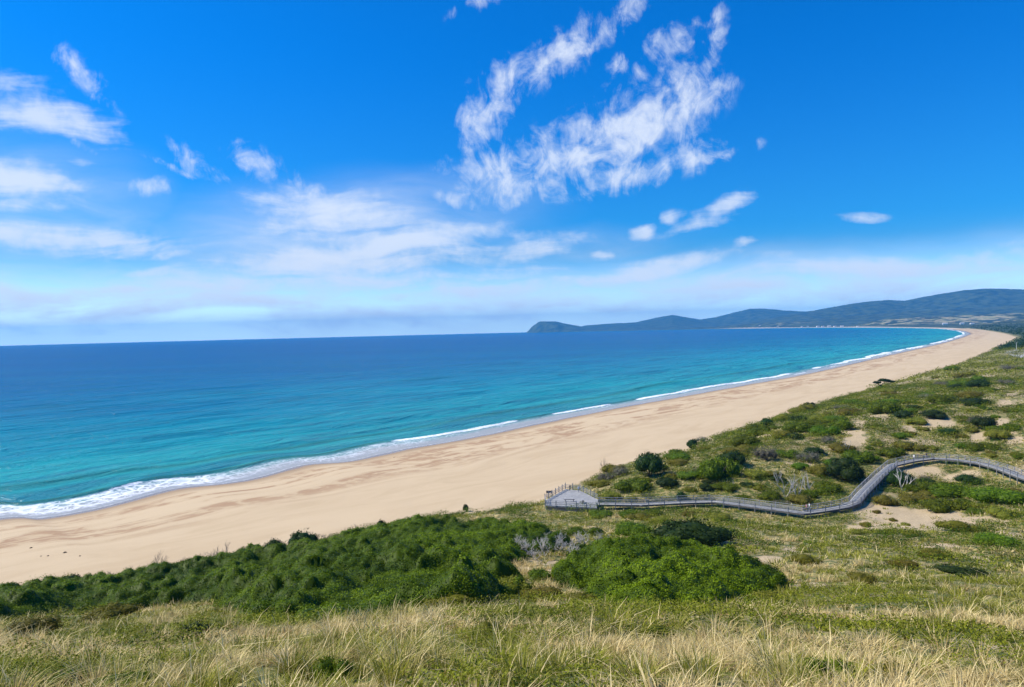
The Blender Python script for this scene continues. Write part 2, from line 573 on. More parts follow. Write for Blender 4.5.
def on_ground(px, py, Ymax=2500):
    """first hit of a viewing ray on the land"""
    d = Fv + (px - CX) / F_PX * Rv - (py - CY) / F_PX * Uv
    Y = np.geomspace(6, Ymax, 900)
    X = d[0] / d[1] * Y; Z = CAM_Z + d[2] / d[1] * Y
    h = height(X, Y)
    i = np.argmax(Z < h)
    if Z[i] >= h[i]:
        return None
    return np.array([X[i], Y[i], h[i]])


# ------------------------------------------------------------------ mesh helpers
def mesh_obj(name, V, Fc, mats, parent=None, smooth=False, fmat=None):
    me = bpy.data.meshes.new(name)
    V = np.asarray(V, np.float32); Fc = np.asarray(Fc, np.int32)
    k = Fc.shape[1]
    me.vertices.add(len(V)); me.vertices.foreach_set('co', V.ravel())
    me.loops.add(Fc.size); me.loops.foreach_set('vertex_index', Fc.ravel())
    me.polygons.add(len(Fc)); me.polygons.foreach_set('loop_start', np.arange(0, Fc.size, k, dtype=np.int32))
    me.polygons.foreach_set('loop_total', np.full(len(Fc), k, np.int32))
    if fmat is not None:
        me.polygons.foreach_set('material_index', np.asarray(fmat, np.int32))
    if smooth:
        me.polygons.foreach_set('use_smooth', np.ones(len(Fc), bool))
    me.update(calc_edges=True)
    for m in (mats if isinstance(mats, (list, tuple)) else [mats]):
        me.materials.append(m)
    o = bpy.data.objects.new(name, me)
    COL.objects.link(o)
    if parent:
        o.parent = parent
    return o


def add_attr(o, name, data, typ='FLOAT'):
    a = o.data.attributes.new(name, typ, 'POINT')
    a.data.foreach_set('value' if typ == 'FLOAT' else 'vector', np.asarray(data, np.float32).ravel())


def tag(o, label=None, cat=None, group=None, kind=None):
    for k, v in (('label', label), ('category', cat), ('group', group), ('kind', kind)):
        if v:
            o[k] = v
    return o


def empty(name, loc, rz=0):
    o = bpy.data.objects.new(name, None)
    COL.objects.link(o)
    o.location = loc
    o.rotation_euler = (0, 0, rz)
    return o


class MB:
    """collects boxes, bars and tubes into one mesh"""
    def __init__(s):
        s.V = []; s.F = []

    def _add(s, V, Fc):
        o = len(s.V)
        s.V += [tuple(v) for v in V]
        s.F += [tuple(i + o for i in f) for f in Fc]

    def bar(s, a, b, w, h, up=(0, 0, 1)):
        a = Vector(a); b = Vector(b)
        t = (b - a).normalized()
        u = Vector(up)
        sd = t.cross(u)
        if sd.length < 1e-4:
            sd = t.cross(Vector((0, 1, 0)))
        sd.normalize(); u = sd.cross(t).normalized()
        V = [p + sd * (w / 2 * i) + u * (h / 2 * j) for p in (a, b) for i, j in ((-1, -1), (1, -1), (1, 1), (-1, 1))]
        s._add(V, [(0, 3, 2, 1), (4, 5, 6, 7), (0, 1, 5, 4), (1, 2, 6, 5), (2, 3, 7, 6), (3, 0, 4, 7)])

    def tube(s, pts, rad, seg=6):
        pts = [Vector(p) for p in pts]
        rings = []
        for i, p in enumerate(pts):
            t = (pts[min(i + 1, len(pts) - 1)] - pts[max(i - 1, 0)]).normalized()
            a = t.orthogonal().normalized(); b = t.cross(a)
            r = rad[i] if isinstance(rad, (list, tuple)) else rad
            rings.append([p + (a * math.cos(2 * math.pi * k / seg) + b * math.sin(2 * math.pi * k / seg)) * r for k in range(seg)])
        V = [v for rg in rings for v in rg]
        Fc = []
        for i in range(len(rings) - 1):
            for k in range(seg):
                Fc.append((i * seg + k, i * seg + (k + 1) % seg, (i + 1) * seg + (k + 1) % seg, (i + 1) * seg + k))
        Fc.append(tuple(range(seg))[::-1]); Fc.append(tuple(range((len(rings) - 1) * seg, len(rings) * seg)))
        s._add(V, Fc)

    def poly(s, top, th):
        n_ = len(top)
        V = [(p[0], p[1], p[2]) for p in top] + [(p[0], p[1], p[2] - th) for p in top]
        s._add(V, [tuple(range(n_)), tuple(range(2 * n_ - 1, n_ - 1, -1))] + [(i, (i + 1) % n_ + 0, (i + 1) % n_ + n_, i + n_)[::-1] for i in range(n_)])

    def build(s, name, mat, parent=None, smooth=False):
        me = bpy.data.meshes.new(name)
        me.from_pydata(s.V, [], s.F); me.update()
        me.materials.append(mat)
        if smooth:
            me.polygons.foreach_set('use_smooth', np.ones(len(me.polygons), bool))
        o = bpy.data.objects.new(name, me)
        COL.objects.link(o)
        if parent:
            o.parent = parent
        return o


# ------------------------------------------------------------------ vegetation masks (world positions)
def world_ellipse(px, py, rx, ry, ang=0):
    g = on_ground(px, py)
    if g is None:
        return None
    t = (py - (342.6 - 0.0246 * px)) / F_PX
    return (g[0], g[1], rx * g[1] / F_PX, ry * g[1] / F_PX / max(t, 0.03), math.atan2(g[0], g[1]), g)


def ell_mask(x, y, E, soft=0.35):
    m = np.zeros(np.shape(x))
    for e in E:
        if e is None:
            continue
        ex, ey, rx, ry, a, _ = e
        dx, dy = x - ex, y - ey
        u = dx * math.cos(a) - dy * math.sin(a)
        v = dx * math.sin(a) + dy * math.cos(a)
        m = np.maximum(m, 1 - sstep(1 - soft, 1 + soft, np.hypot(u / rx, v / ry)))
    return m


BARE = [world_ellipse(*e) for e in [(905, 515, 48, 13), (930, 527, 38, 16), (880, 527, 30, 10), (868, 508, 22, 5), (970, 520, 36, 6), (935, 545, 20, 5),
                                    (212, 622, 26, 4), (180, 617, 20, 3), (250, 618, 16, 3), (566, 541, 10, 4), (590, 535, 10, 7), (600, 527, 8, 4), (545, 563, 22, 6), (562, 573, 14, 9), (528, 568, 8, 6),
                                    (466, 607, 16, 3), (518, 604, 14, 3), (768, 560, 14, 6), (752, 572, 10, 5), (810, 586, 22, 5), (690, 618, 10, 4), (790, 550, 10, 4),
                                    (877, 418, 10, 3.5), (858, 425, 7, 3), (930, 424, 9, 3), (910, 428, 6, 3), (946, 422, 8, 3), (1000, 425, 7, 6), (1006, 404, 8, 3), (985, 398, 10, 2.5),
                                    (850, 446, 8, 6), (858, 440, 8, 4), (978, 437, 6, 3), (1015, 440, 8, 3), (852, 434, 12, 2), (1000, 388, 9, 2), (1015, 395, 8, 2),
                                    (1010, 535, 14, 6), (990, 522, 12, 4), (982, 560, 10, 4), (840, 622, 9, 5), (1000, 650, 14, 5), (760, 645, 14, 7), (830, 665, 20, 8), (120, 610, 14, 3),
                                    (300, 632, 14, 4), (340, 645, 14, 4), (420, 640, 10, 3), (610, 640, 10, 4), (500, 676, 14, 4), (600, 528, 6, 4), (720, 545, 6, 4), (920, 470, 22, 4), (960, 478, 18, 5),
                                    (648, 548, 8, 4), (760, 668, 20, 5), (900, 690, 30, 6), (205, 655, 18, 6), (150, 680, 10, 5)]]


def bare_mask(x, y):
    w = (fbm(x, y, 2.5, 3, 91) - 0.5) * 2.0 + (fbm(x, y, 9, 3, 95) - 0.5) * 8.0 * sstep(60, 200, np.hypot(x, y))
    m = np.clip(ell_mask(x + w, y + w * 1.3, BARE, 0.4) + (fbm(x, y, 1.4, 2, 92) - 0.5) * 0.8, 0, 1)
    return np.where(ell_mask(x + w, y + w, BARE, 0.4) > 0.03, sstep(0.3, 0.6, m), 0)


def poly_px(pts):
    out = []
    for p in pts:
        g = on_ground(*p)
        if g is not None:
            out.append(g[:2])
    return np.array(out)


# ------------------------------------------------------------------ ground sheet
ang = np.concatenate([np.linspace(-180, -46, 34, endpoint=False), np.linspace(-46, 46, 860), np.linspace(46, 180, 35)[1:-1]])
ANG = np.radians(ang)
rad = [0.8]
while rad[-1] < 24000:
    rad.append(rad[-1] * 1.0095 if rad[-1] > 9 else rad[-1] * 1.05)
RAD = np.array(rad)
AG, RG = np.meshgrid(ANG, RAD)
GX, GY = RG * np.sin(AG), RG * np.cos(AG)
GZ = height(GX, GY)
na, nr = len(ANG), len(RAD)


def grid_faces(i0, i1, closed=True):
    i = np.arange(i0, i1 - 1)[:, None]; j = np.arange(na if closed else na - 1)[None]
    j2 = (j + 1) % na
    return np.stack([i * na + j, i * na + j2, (i + 1) * na + j2, (i + 1) * na + j], -1).reshape(-1, 4)[:, ::-1]


SD, SS = shore_sd(GX, GY)
VD = veg_sd(GX, GY)

# ---- ground material
gm, nt, out = material("dune_and_beach")
sdv = nt.attr('sd', 'Vector')
sp = nt.n('ShaderNodeSeparateXYZ', ins={0: sdv})
pos = nt.n('ShaderNodeNewGeometry').outputs['Position']
veg = nt.attr('veg'); bare = nt.attr('bare'); dsh = sp.outputs[1]
stretch = nt.n('ShaderNodeCombineXYZ', ins={0: nt.math('MULTIPLY', sp.outputs[0], 0.022), 1: nt.math('MULTIPLY', dsh, 0.085), 2: 0.0}).outputs[0]
nA = nt.noise(stretch, 1.0, 5, 0.62, 1.2)
nB = nt.noise(nt.vmul(pos, (0.5, 0.5, 0.5)), 0.35, 5, 0.6, 0.5)
nF = nt.noise(pos, 3.0, 4, 0.65)
nG = nt.noise(pos, 0.9, 4, 0.6)
sand = nt.mix(nt.mapr(nA, 0.35, 0.7), (0.60, 0.445, 0.26), (0.535, 0.385, 0.215))
stain = nt.math('MULTIPLY', nt.mapr(nA, 0.46, 0.56), nt.mapr(nB, 0.36, 0.54))
midb = nt.math('MULTIPLY', nt.mapr(dsh, 8, 16), nt.mapr(dsh, 58, 40))
stain = nt.math('MULTIPLY', stain, midb)
sand = nt.mix(nt.math('MULTIPLY', stain, 0.85), sand, (0.37, 0.215, 0.105))
sand = nt.mix(nt.math('MULTIPLY', nt.mapr(nF, 0.55, 0.8), 0.35), sand, (0.44, 0.32, 0.2))
# damp and wet sand at the water's edge
wn = nt.math('ADD', dsh, nt.math('MULTIPLY', nt.math('SUBTRACT', nA, 0.5), 9.0))
damp = nt.mapr(wn, 14.0, 4.0)
sand = nt.mix(nt.math('MULTIPLY', damp, 0.9), sand, (0.33, 0.215, 0.115))
wet = nt.mapr(wn, 5.0, 1.0)
sand = nt.mix(nt.math('MULTIPLY', wet, 0.85), sand, (0.25, 0.19, 0.14))
# soil, litter and low cover under the dune plants
soil = nt.mix(nt.mapr(nG, 0.45, 0.55), (0.34, 0.265, 0.10), (0.085, 0.11, 0.018))
soil = nt.mix(nt.math('MULTIPLY', nt.mapr(nF, 0.58, 0.75), 0.55), soil, (0.33, 0.25, 0.15))
woods = nt.attr('woods')
soil = nt.mix(woods, soil, nt.mix(nt.mapr(nB, 0.4, 0.6), (0.018, 0.035, 0.012), (0.045, 0.07, 0.022)))
dsand = nt.mix(nt.mapr(nF, 0.35, 0.7), (0.54, 0.41, 0.235), (0.38, 0.275, 0.15))
soil = nt.mix(bare, soil, dsand)
base = nt.mix(veg, sand, soil)
hn = nt.math('ADD', nt.math('MULTIPLY', nF, 0.6), nt.noise(pos, 11.0, 3, 0.6))
bmp = nt.n('ShaderNodeBump', ins={'Height': hn, 'Strength': 0.5, 'Distance': 0.12})
rgh = nt.math('SUBTRACT', 0.92, nt.math('MULTIPLY', wet, 0.72))
p = nt.n('ShaderNodeBsdfPrincipled', ins={'Base Color': base, 'Roughness': rgh, 'Normal': bmp.outputs[0]})
nt.link(p.outputs[0], out.inputs[0])

# ---- far hills material: forest with pale clearings low down
hm, nt, out = material("forest_hills")
pos = nt.n('ShaderNodeNewGeometry').outputs['Position']
nB = nt.noise(nt.vmul(pos, (0.001, 0.001, 0.001)), 9.0, 6, 0.65)
nC = nt.noise(nt.vmul(pos, (0.001, 0.001, 0.001)), 3.2, 3, 0.5)
nD = nt.noise(nt.vmul(pos, (0.001, 0.001, 0.001)), 30.0, 3, 0.6)
forest = nt.mix(nt.mapr(nB, 0.35, 0.65), (0.008, 0.022, 0.010), (0.065, 0.090, 0.035))
clr = nt.math('MULTIPLY', nt.attr('field'), nt.mapr(nB, 0.50, 0.54))
fieldc = nt.mix(nt.mapr(nD, 0.4, 0.6), (0.42, 0.33, 0.19), (0.22, 0.24, 0.10))
hc = nt.mix(clr, forest, fieldc)
hc = nt.mix(nt.attr('beach'), hc, (0.58, 0.47, 0.33))
p = nt.n('ShaderNodeBsdfPrincipled', ins={'Base Color': hc, 'Roughness': 0.95})
nt.link(p.outputs[0], out.inputs[0])

FARR = 3800.0
ir = int(np.searchsorted(RAD, FARR))
V = np.stack([GX, GY, GZ], -1).reshape(-1, 3)
nv = (ir + 1) * na
go = mesh_obj("ground", np.vstack([V[:nv], [[0, 0, GZ[0].mean()]]]), grid_faces(0, ir + 1), gm, smooth=True)
tag(go, kind='structure', label='sandy beach and dune ground between sea and hills')
ew = (fbm(GX, GY, 3.0, 3, 55) - 0.5) * 5.0
vegm = sstep(-0.8, 1.6, VD + ew * sstep(60, 120, RG))
woodm = sstep(900, 1500, RG) * sstep(0, 20, VD)
z1 = [0.0]
add_attr(go, 'sd', np.vstack([np.stack([SS, SD, SS * 0], -1).reshape(-1, 3)[:nv], [[0, 500, 0]]]), 'FLOAT_VECTOR')
add_attr(go, 'veg', np.append(vegm.ravel()[:nv], 1))
BMg = np.zeros(GX.shape)
mb = (RG < 900) & (np.abs(AG) < R(60)) & (VD > 0)
BMg[mb] = bare_mask(GX[mb], GY[mb])
duneN = fbm(GX, GY, 9, 4, 130)
rnd_bare = sstep(0.67, 0.73, duneN) * sstep(150, 200, RG) * (1 - sstep(700, 1000, RG))
add_attr(go, 'bare', np.append(np.maximum(BMg, rnd_bare * 0.9).ravel()[:nv], 0))
add_attr(go, 'woods', np.append(woodm.ravel()[:nv], 0))
i0 = ir
ho = mesh_obj("hills", V[i0 * na:], grid_faces(0, nr - i0), hm, smooth=True)
tag(ho, kind='structure', label='forested hills behind the bay')
sub = slice(i0, None)
hz = GZ[sub] + RG[sub] ** 2 / (2 * EARTH)
fld = sstep(4000, 4400, RG[sub]) * (1 - sstep(6300, 6900, RG[sub])) * sstep(12, 25, hz) * (1 - sstep(75, 105, hz)) * sstep(R(21), R(26), AG[sub])
fld = np.maximum(fld, 0.8 * sstep(8400, 8700, RG[sub]) * (1 - sstep(9000, 9400, RG[sub])) * (1 - sstep(50, 70, hz)) * sstep(R(19.5), R(22), AG[sub]))
add_attr(ho, 'field', fld.ravel())
add_attr(ho, 'beach', (sstep(-5, 5, SD[sub]) * (1 - sstep(30, 60, SD[sub])) * sstep(R(15), R(19), AG[sub])).ravel())

# ------------------------------------------------------------------ sea
wm, nt, out = material("sea_water")
sp = nt.n('ShaderNodeSeparateXYZ', ins={0: nt.attr('sd', 'Vector')})
S_, O_ = sp.outputs[0], sp.outputs[1]           # along shore, offshore distance
pos = nt.n('ShaderNodeNewGeometry').outputs['Position']
st = nt.n('ShaderNodeCombineXYZ', ins={0: nt.math('MULTIPLY', S_, 0.006), 1: nt.math('MULTIPLY', O_, 0.02), 2: 0.0}).outputs[0]
nL = nt.noise(st, 1.0, 5, 0.55, 0.6)
nBig = nt.noise(nt.vmul(pos, (0.0012, 0.004, 0.0)), 1.0, 4, 0.55, 0.3)
oo = nt.math('MULTIPLY', O_, nt.mapr(nL, 0.2, 0.8, 0.7, 1.3, smooth=False))
ramp = nt.n('ShaderNodeValToRGB')
lg = nt.math('LOGARITHM', nt.math('MAXIMUM', oo, 1.0), 10.0)     # 1 m .. 10 km -> 0..4
nt.link(nt.math('DIVIDE', lg, 4.0), ramp.inputs[0])
cr = ramp.color_ramp
stops = [(0.0, (0.30, 0.32, 0.27)), (0.24, (0.16, 0.33, 0.29)), (0.34, (0.040, 0.33, 0.31)), (0.47, (0.018, 0.33, 0.345)), (0.58, (0.006, 0.24, 0.335)),
         (0.68, (0.003, 0.135, 0.29)), (0.80, (0.002, 0.095, 0.27)), (1.0, (0.001, 0.070, 0.23))]
while len(cr.elements) < len(stops):
    cr.elements.new(0.5)
for e, (ps, c) in zip(cr.elements, stops):
    e.position = ps; e.color = (*c, 1)
wc = nt.mix(nt.math('MULTIPLY', nt.mapr(nBig, 0.35, 0.7), 0.35), ramp.outputs[0], (0.003, 0.065, 0.19))
nSt = nt.noise(nt.n('ShaderNodeCombineXYZ', ins={0: nt.math('MULTIPLY', S_, 0.010), 1: nt.math('MULTIPLY', O_, 0.055), 2: 0.0}).outputs[0], 1.0, 4, 0.6, 0.8)
wc = nt.mix(nt.math('MULTIPLY', nt.mapr(nSt, 0.47, 0.64), 0.55), wc, (0.004, 0.115, 0.185))  # shading of the swell bands painted in as darker teal streaks
# greener, clearer water in the breaking wave's face; outer swell's shade painted in
face = nt.attr('face')
wc = nt.mix(nt.math('MULTIPLY', face, 0.85), wc, (0.018, 0.125, 0.085))
# foam
fv = nt.vmul(pos, (1.0, 1.0, 0.0))
wrp = nt.noise(fv, 0.35, 3, 0.6, 0, out=1)
fvw = nt.n('ShaderNodeVectorMath', operation='MULTIPLY_ADD', ins={0: wrp, 1: (3.0, 3.0, 0.0), 2: fv}).outputs[0]
vor = nt.n('ShaderNodeTexVoronoi', feature='DISTANCE_TO_EDGE', ins={'Vector': fvw, 'Scale': 0.17}).outputs['Distance']
vor2 = nt.n('ShaderNodeTexVoronoi', feature='DISTANCE_TO_EDGE', ins={'Vector': fvw, 'Scale': 0.45}).outputs['Distance']
lace = nt.math('MAXIMUM', nt.mapr(vor, 0.13, 0.01), nt.math('MULTIPLY', nt.mapr(vor2, 0.16, 0.01), 0.7))
nfo = nt.noise(fv, 0.5, 6, 0.7)
fa = nt.attr('foam')
lacy = nt.math('MULTIPLY', nt.mapr(nt.math('ADD', nt.math('MULTIPLY', fa, 0.9), nt.math('MULTIPLY', nfo, 0.5)), 0.30, 0.75), nt.math('ADD', nt.math('MULTIPLY', lace, 0.8), 0.12))
solid = nt.mapr(nt.math('ADD', nt.attr('breaker'), nt.math('MULTIPLY', nt.math('SUBTRACT', nfo, 0.5), 1.1)), 0.38, 0.75)
foam = nt.math('MAXIMUM', lacy, solid, clamp=True)
# grey film of spent water sliding back over the sand
film = nt.attr('film')
wc = nt.mix(nt.math('MULTIPLY', film, 0.85), wc, (0.42, 0.385, 0.34))
col = nt.mix(foam, wc, (0.86, 0.88, 0.90))
# ripples: two scales, finer close in
rn1 = nt.noise(nt.vmul(pos, (0.55, 0.95, 0.0)), 1.0, 4, 0.6, 0.3)
sv = nt.n('ShaderNodeCombineXYZ', ins={0: nt.math('MULTIPLY', S_, 0.045), 1: nt.math('MULTIPLY', O_, 0.17), 2: 0.0}).outputs[0]
rn2 = nt.noise(sv, 1.0, 4, 0.6, 0.5)
rn3 = nt.noise(nt.vmul(pos, (0.010, 0.035, 0.0)), 1.0, 4, 0.6, 0.5)
hsum = nt.math('ADD', nt.math('MULTIPLY', rn1, 0.55), nt.math('MULTIPLY', rn2, 3.0))
hsum = nt.math('ADD', hsum, nt.math('MULTIPLY', rn3, 5.0))
calm = nt.math('SUBTRACT', 1.0, nt.math('MULTIPLY', film, 0.9))
bm = nt.n('ShaderNodeBump', ins={'Height': hsum, 'Strength': calm, 'Distance': 1.0})
rg = nt.math('ADD', 0.16, nt.math('MULTIPLY', foam, 0.6))
dif = nt.n('ShaderNodeBsdfDiffuse', ins={'Color': col, 'Normal': bm.outputs[0]})
gls = nt.n('ShaderNodeBsdfGlossy', ins={'Roughness': rg, 'Normal': bm.outputs[0]})
fr = nt.n('ShaderNodeFresnel', ins={'IOR': 1.33, 'Normal': bm.outputs[0]})
# wind-roughened sea: even at a grazing view the wave faces reflect only part of the sky
fx = nt.math('MULTIPLY', nt.math('MINIMUM', nt.math('MULTIPLY', fr.outputs[0], 0.75), 0.27), nt.math('SUBTRACT', 1.0, nt.math('MULTIPLY', foam, 0.9)))
mxs = nt.n('ShaderNodeMixShader', ins={0: fx})
nt.link(dif.outputs[0], mxs.inputs[1]); nt.link(gls.outputs[0], mxs.inputs[2])
nt.link(mxs.outputs[0], out.inputs[0])

wa = np.radians(np.concatenate([np.linspace(-100, -44, 50, endpoint=False), np.linspace(-44, 44, 1000)]))
wr = [90.0]
while wr[-1] < 24000:
    wr.append(wr[-1] * (1.0042 if wr[-1] < 700 else 1.009))
wr = np.array(wr)
WA, WR = np.meshgrid(wa, wr)
WX, WY = WR * np.sin(WA), WR * np.cos(WA)
D, S = shore_sd(WX, WY)
O = -D
keep = O > -14
cusp = (fbm(S, S * 0 + 3, 26, 3, 77) - 0.5) * 5.0 * sstep(60, 200, WR) * (1 - sstep(1200, 2500, WR))
Oe = O - cusp
s_of = lambda px, py: float(seg_dist(*[np.array([q]) for q in unp(px, py, z=0)[:2]], SHORE_ALL, True)[1][0])
sA, sB, sC, sD_, sE, sF, sG, sH_ = [s_of(*q) for q in ((120, 500), (175, 485), (368, 440), (470, 428), (545, 414), (602, 404), (632, 400), (1, 510))]
crest = 19 + (fbm(S, S * 0 + 9, 60, 3, 12) - 0.5) * 9
crest = crest - 4 * sstep(sC, sD_, S)
q = Oe - crest
midk = 1 - sstep(3500, 6000, WR)
# swell trains roughly parallel to the shore
ph = Oe + (fbm(S, O, 90, 3, 40) - 0.5) * 26
am = sstep(0, 40, Oe) * np.exp(-Oe / 600) * (0.35 + fbm(S, Oe, 70, 3, 44))
Z = 0.48 * am * np.sin(2 * np.pi * ph / 25.0) + 0.40 * am * np.sin(2 * np.pi * (ph * 1.0 + S * 0.12) / 41.0)
Z += (0.62 * np.exp(-((q - 1.0) / 2.6) ** 2)) * midk
ph2 = Oe - 52 - (fbm(S, S * 0 + 5, 150, 3, 46) - 0.5) * 24
Z += 0.5 * np.exp(-(ph2 / 5.0) ** 2) * (1 - sstep(900, 1600, WR))
Z *= sstep(0, 6, Oe)
edge_f = fbm(S, S * 0 + 1, 14, 3, 3)
brk = np.exp(-((q + 1.2) / ((1.0 + 1.4 * fbm(S, S * 0 + 4, 12, 3, 19)) * (1 + 1.3 * sstep(sE + 150, sE + 800, S)))) ** 2)
seg = (sstep(sC - 3, sC + 6, S) * (1 - sstep(sD_ + 25, sD_ + 40, S)) + sstep(sE - 6, sE + 6, S) * (1 - sstep(sF - 4, sF + 6, S)) + sstep(sG - 3, sG + 6, S))
seg += 0.75 * sstep(sA, sA + 4, S) * (1 - sstep(sB - 8, sB, S))
patch = sstep(0.22, 0.5, fbm(S, S * 0 + 7, 80, 4, 88)) * 0.75 + 0.45
brk = np.clip(brk * seg * np.where(S > sG, patch, 1.0), 0, 1.2)
breaker = brk + 0.85 * np.exp(-((Oe - crest * 0.45) / 1.6) ** 2) * sstep(sG, sG + 200, S) * sstep(0.4, 0.6, fbm(S, S * 0 + 2, 60, 2, 29))
surfz = sstep(-0.5, 1.0, Oe) * (1 - sstep(-3.0, -0.5, q))
leftz = 1 - sstep(sC - 20, sC + 30, S)
foamA = surfz * (0.03 + 0.52 * leftz * sstep(0.05, 0.35, Oe / crest) * (0.35 + 0.65 * (1 - sstep(s_of(200, 486), s_of(250, 478), S))) * (0.45 + fbm(S, Oe * 2, 16, 3, 23)) + 0.28 * edge_f * sstep(0.15, 0.6, Oe / crest))
foamA += 0.25 * np.exp(-((Oe - 0.8) / 0.6) ** 2)
foamA *= (1 - 0.55 * sstep(1500, 2600, WR))
film = (1 - sstep(0.25, 0.75, Oe / crest + (edge_f - 0.5) * 0.4)) * sstep(-4, 0, Oe) + 0.35 * surfz
facea = np.exp(-((q - 0.6) / 1.7) ** 2) * (0.25 + 0.75 * (1 - np.clip(seg, 0, 1))) * (1 - sstep(900, 1800, WR)) + 0.6 * np.exp(-((ph2 + 1) / 3.5) ** 2) * (1 - sstep(700, 1300, WR))
Zw = Z + 0.02 - WR ** 2 / (2 * EARTH)
nwa, nwr = len(wa), len(wr)
i = np.arange(nwr - 1)[:, None]; j = np.arange(nwa - 1)[None]
FW = np.stack([i * nwa + j, (i + 1) * nwa + j, (i + 1) * nwa + j + 1, i * nwa + j + 1], -1).reshape(-1, 4)[:, ::-1]
kk = keep.ravel()
FW = FW[kk[FW].any(1)]
used = np.unique(FW); remap = np.full(nwa * nwr, -1, np.int64); remap[used] = np.arange(len(used))
VW = np.stack([WX, WY, Zw], -1).reshape(-1, 3)[used]
sea = mesh_obj("sea", VW, remap[FW], wm, smooth=True)
tag(sea, kind='structure', label='turquoise to deep blue sea in the bay')
for nm, arr in (('foam', foamA), ('breaker', breaker), ('film', np.clip(film, 0, 1)), ('face', np.clip(facea, 0, 1))):
    add_attr(sea, nm, arr.ravel()[used])
add_attr(sea, 'sd', np.stack([S, Oe, Oe * 0], -1).reshape(-1, 3)[used], 'FLOAT_VECTOR')


# ------------------------------------------------------------------ plant materials
def leaf_mat(name, dark, light, objvar=0.25, trans=0.25, rough=0.55):
    m, nt, out = material(name)
    tnt = nt.attr('tint')
    oi = nt.n('ShaderNodeObjectInfo').outputs['Random']
    c = nt.mix(tnt, dark, light)
    v = nt.mapr(oi, 0, 1, 1 - objvar, 1 + objvar, smooth=False)
    hsn = nt.n('ShaderNodeHueSaturation', ins={'Hue': nt.mapr(oi, 0, 1, 0.5 - 0.03 * objvar * 4, 0.5 + 0.02 * objvar * 4, smooth=False), 'Value': v, 'Color': c})
    d = nt.n('ShaderNodeBsdfPrincipled', ins={'Base Color': hsn.outputs[0], 'Roughness': rough, 'Specular IOR Level': 0.12})
    t = nt.n('ShaderNodeBsdfTranslucent', ins={'Color': hsn.outputs[0]})
    ms = nt.n('ShaderNodeMixShader', ins={0: trans})
    nt.link(d.outputs[0], ms.inputs[1]); nt.link(t.outputs[0], ms.inputs[2])
    nt.link(ms.outputs[0], out.inputs[0])
    return m


M_GREEN = leaf_mat("coastal_shrub_leaves", (0.020, 0.048, 0.002), (0.20, 0.27, 0.008))
M_THICK = leaf_mat("thicket_leaves", (0.012, 0.036, 0.001), (0.22, 0.31, 0.004), 0.0)
M_DARK = leaf_mat("dark_shrub_leaves", (0.012, 0.030, 0.006), (0.052, 0.095, 0.014))
M_OLIVE = leaf_mat("olive_shrub_leaves", (0.065, 0.075, 0.006), (0.32, 0.29, 0.03))
M_GREY = leaf_mat("grey_shrub_leaves", (0.085, 0.085, 0.05), (0.26, 0.24, 0.17))
M_COVER = leaf_mat("ground_cover_leaves", (0.040, 0.062, 0.003), (0.32, 0.33, 0.018), 0.0)
M_STRAW, nt, out = material("dune_grass_blades")
tn = nt.attr('tint'); gr = nt.attr('green')
straw = nt.mix(tn, (0.30, 0.20, 0.055), (0.95, 0.76, 0.38))
grn = nt.mix(tn, (0.055, 0.078, 0.005), (0.40, 0.39, 0.035))
c = nt.mix(gr, straw, grn)
d = nt.n('ShaderNodeBsdfPrincipled', ins={'Base Color': c, 'Roughness': 0.6, 'Specular IOR Level': 0.12})
t = nt.n('ShaderNodeBsdfTranslucent', ins={'Color': c})
ms_ = nt.n('ShaderNodeMixShader', ins={0: 0.3})
nt.link(d.outputs[0], ms_.inputs[1]); nt.link(t.outputs[0], ms_.inputs[2]); nt.link(ms_.outputs[0], out.inputs[0])
M_BARK = simple_mat("shrub_bark", (0.10, 0.075, 0.05), 0.9, 0.3, 6)
M_DEAD = simple_mat("bleached_dead_wood", (0.50, 0.46, 0.40), 0.85, 0.2, 5)
M_TWIG = simple_mat("grey_brown_twigs", (0.24, 0.19, 0.155), 0.9, 0.25, 5)


# ------------------------------------------------------------------ leaf clouds
def leaves(P, N, size, spread=0.9):
    """one randomly tilted leafy quad per point"""
    k = len(P)
    rd = rng.normal(size=(k, 3)); rd /= np.linalg.norm(rd, axis=1)[:, None]
    nn = N + rd * spread; nn /= np.linalg.norm(nn, axis=1)[:, None]
    a = np.cross(nn, rng.normal(size=(k, 3))); a /= np.linalg.norm(a, axis=1)[:, None]
    b = np.cross(nn, a)
    s = (size * (0.6 + 0.8 * rng.random(k)))[:, None]
    w = s * (0.35 + 0.25 * rng.random(k))[:, None]
    V = np.stack([P - a * s * 0.5, P - b * w * 0.5 + a * s * 0.05, P + a * s * 0.5, P + b * w * 0.5 + a * s * 0.05], 1)
    return V.reshape(-1, 3), np.arange(4 * k).reshape(k, 4)


def ico(sub=2):
    b = bmesh.new(); bmesh.ops.create_icosphere(b, subdivisions=sub, radius=1.0)
    V = np.array([v.co[:] for v in b.verts]); Fc = np.array([[v.index for v in f.verts] for f in b.faces]); b.free()
    return V, Fc


ICV, ICF = ico(2)


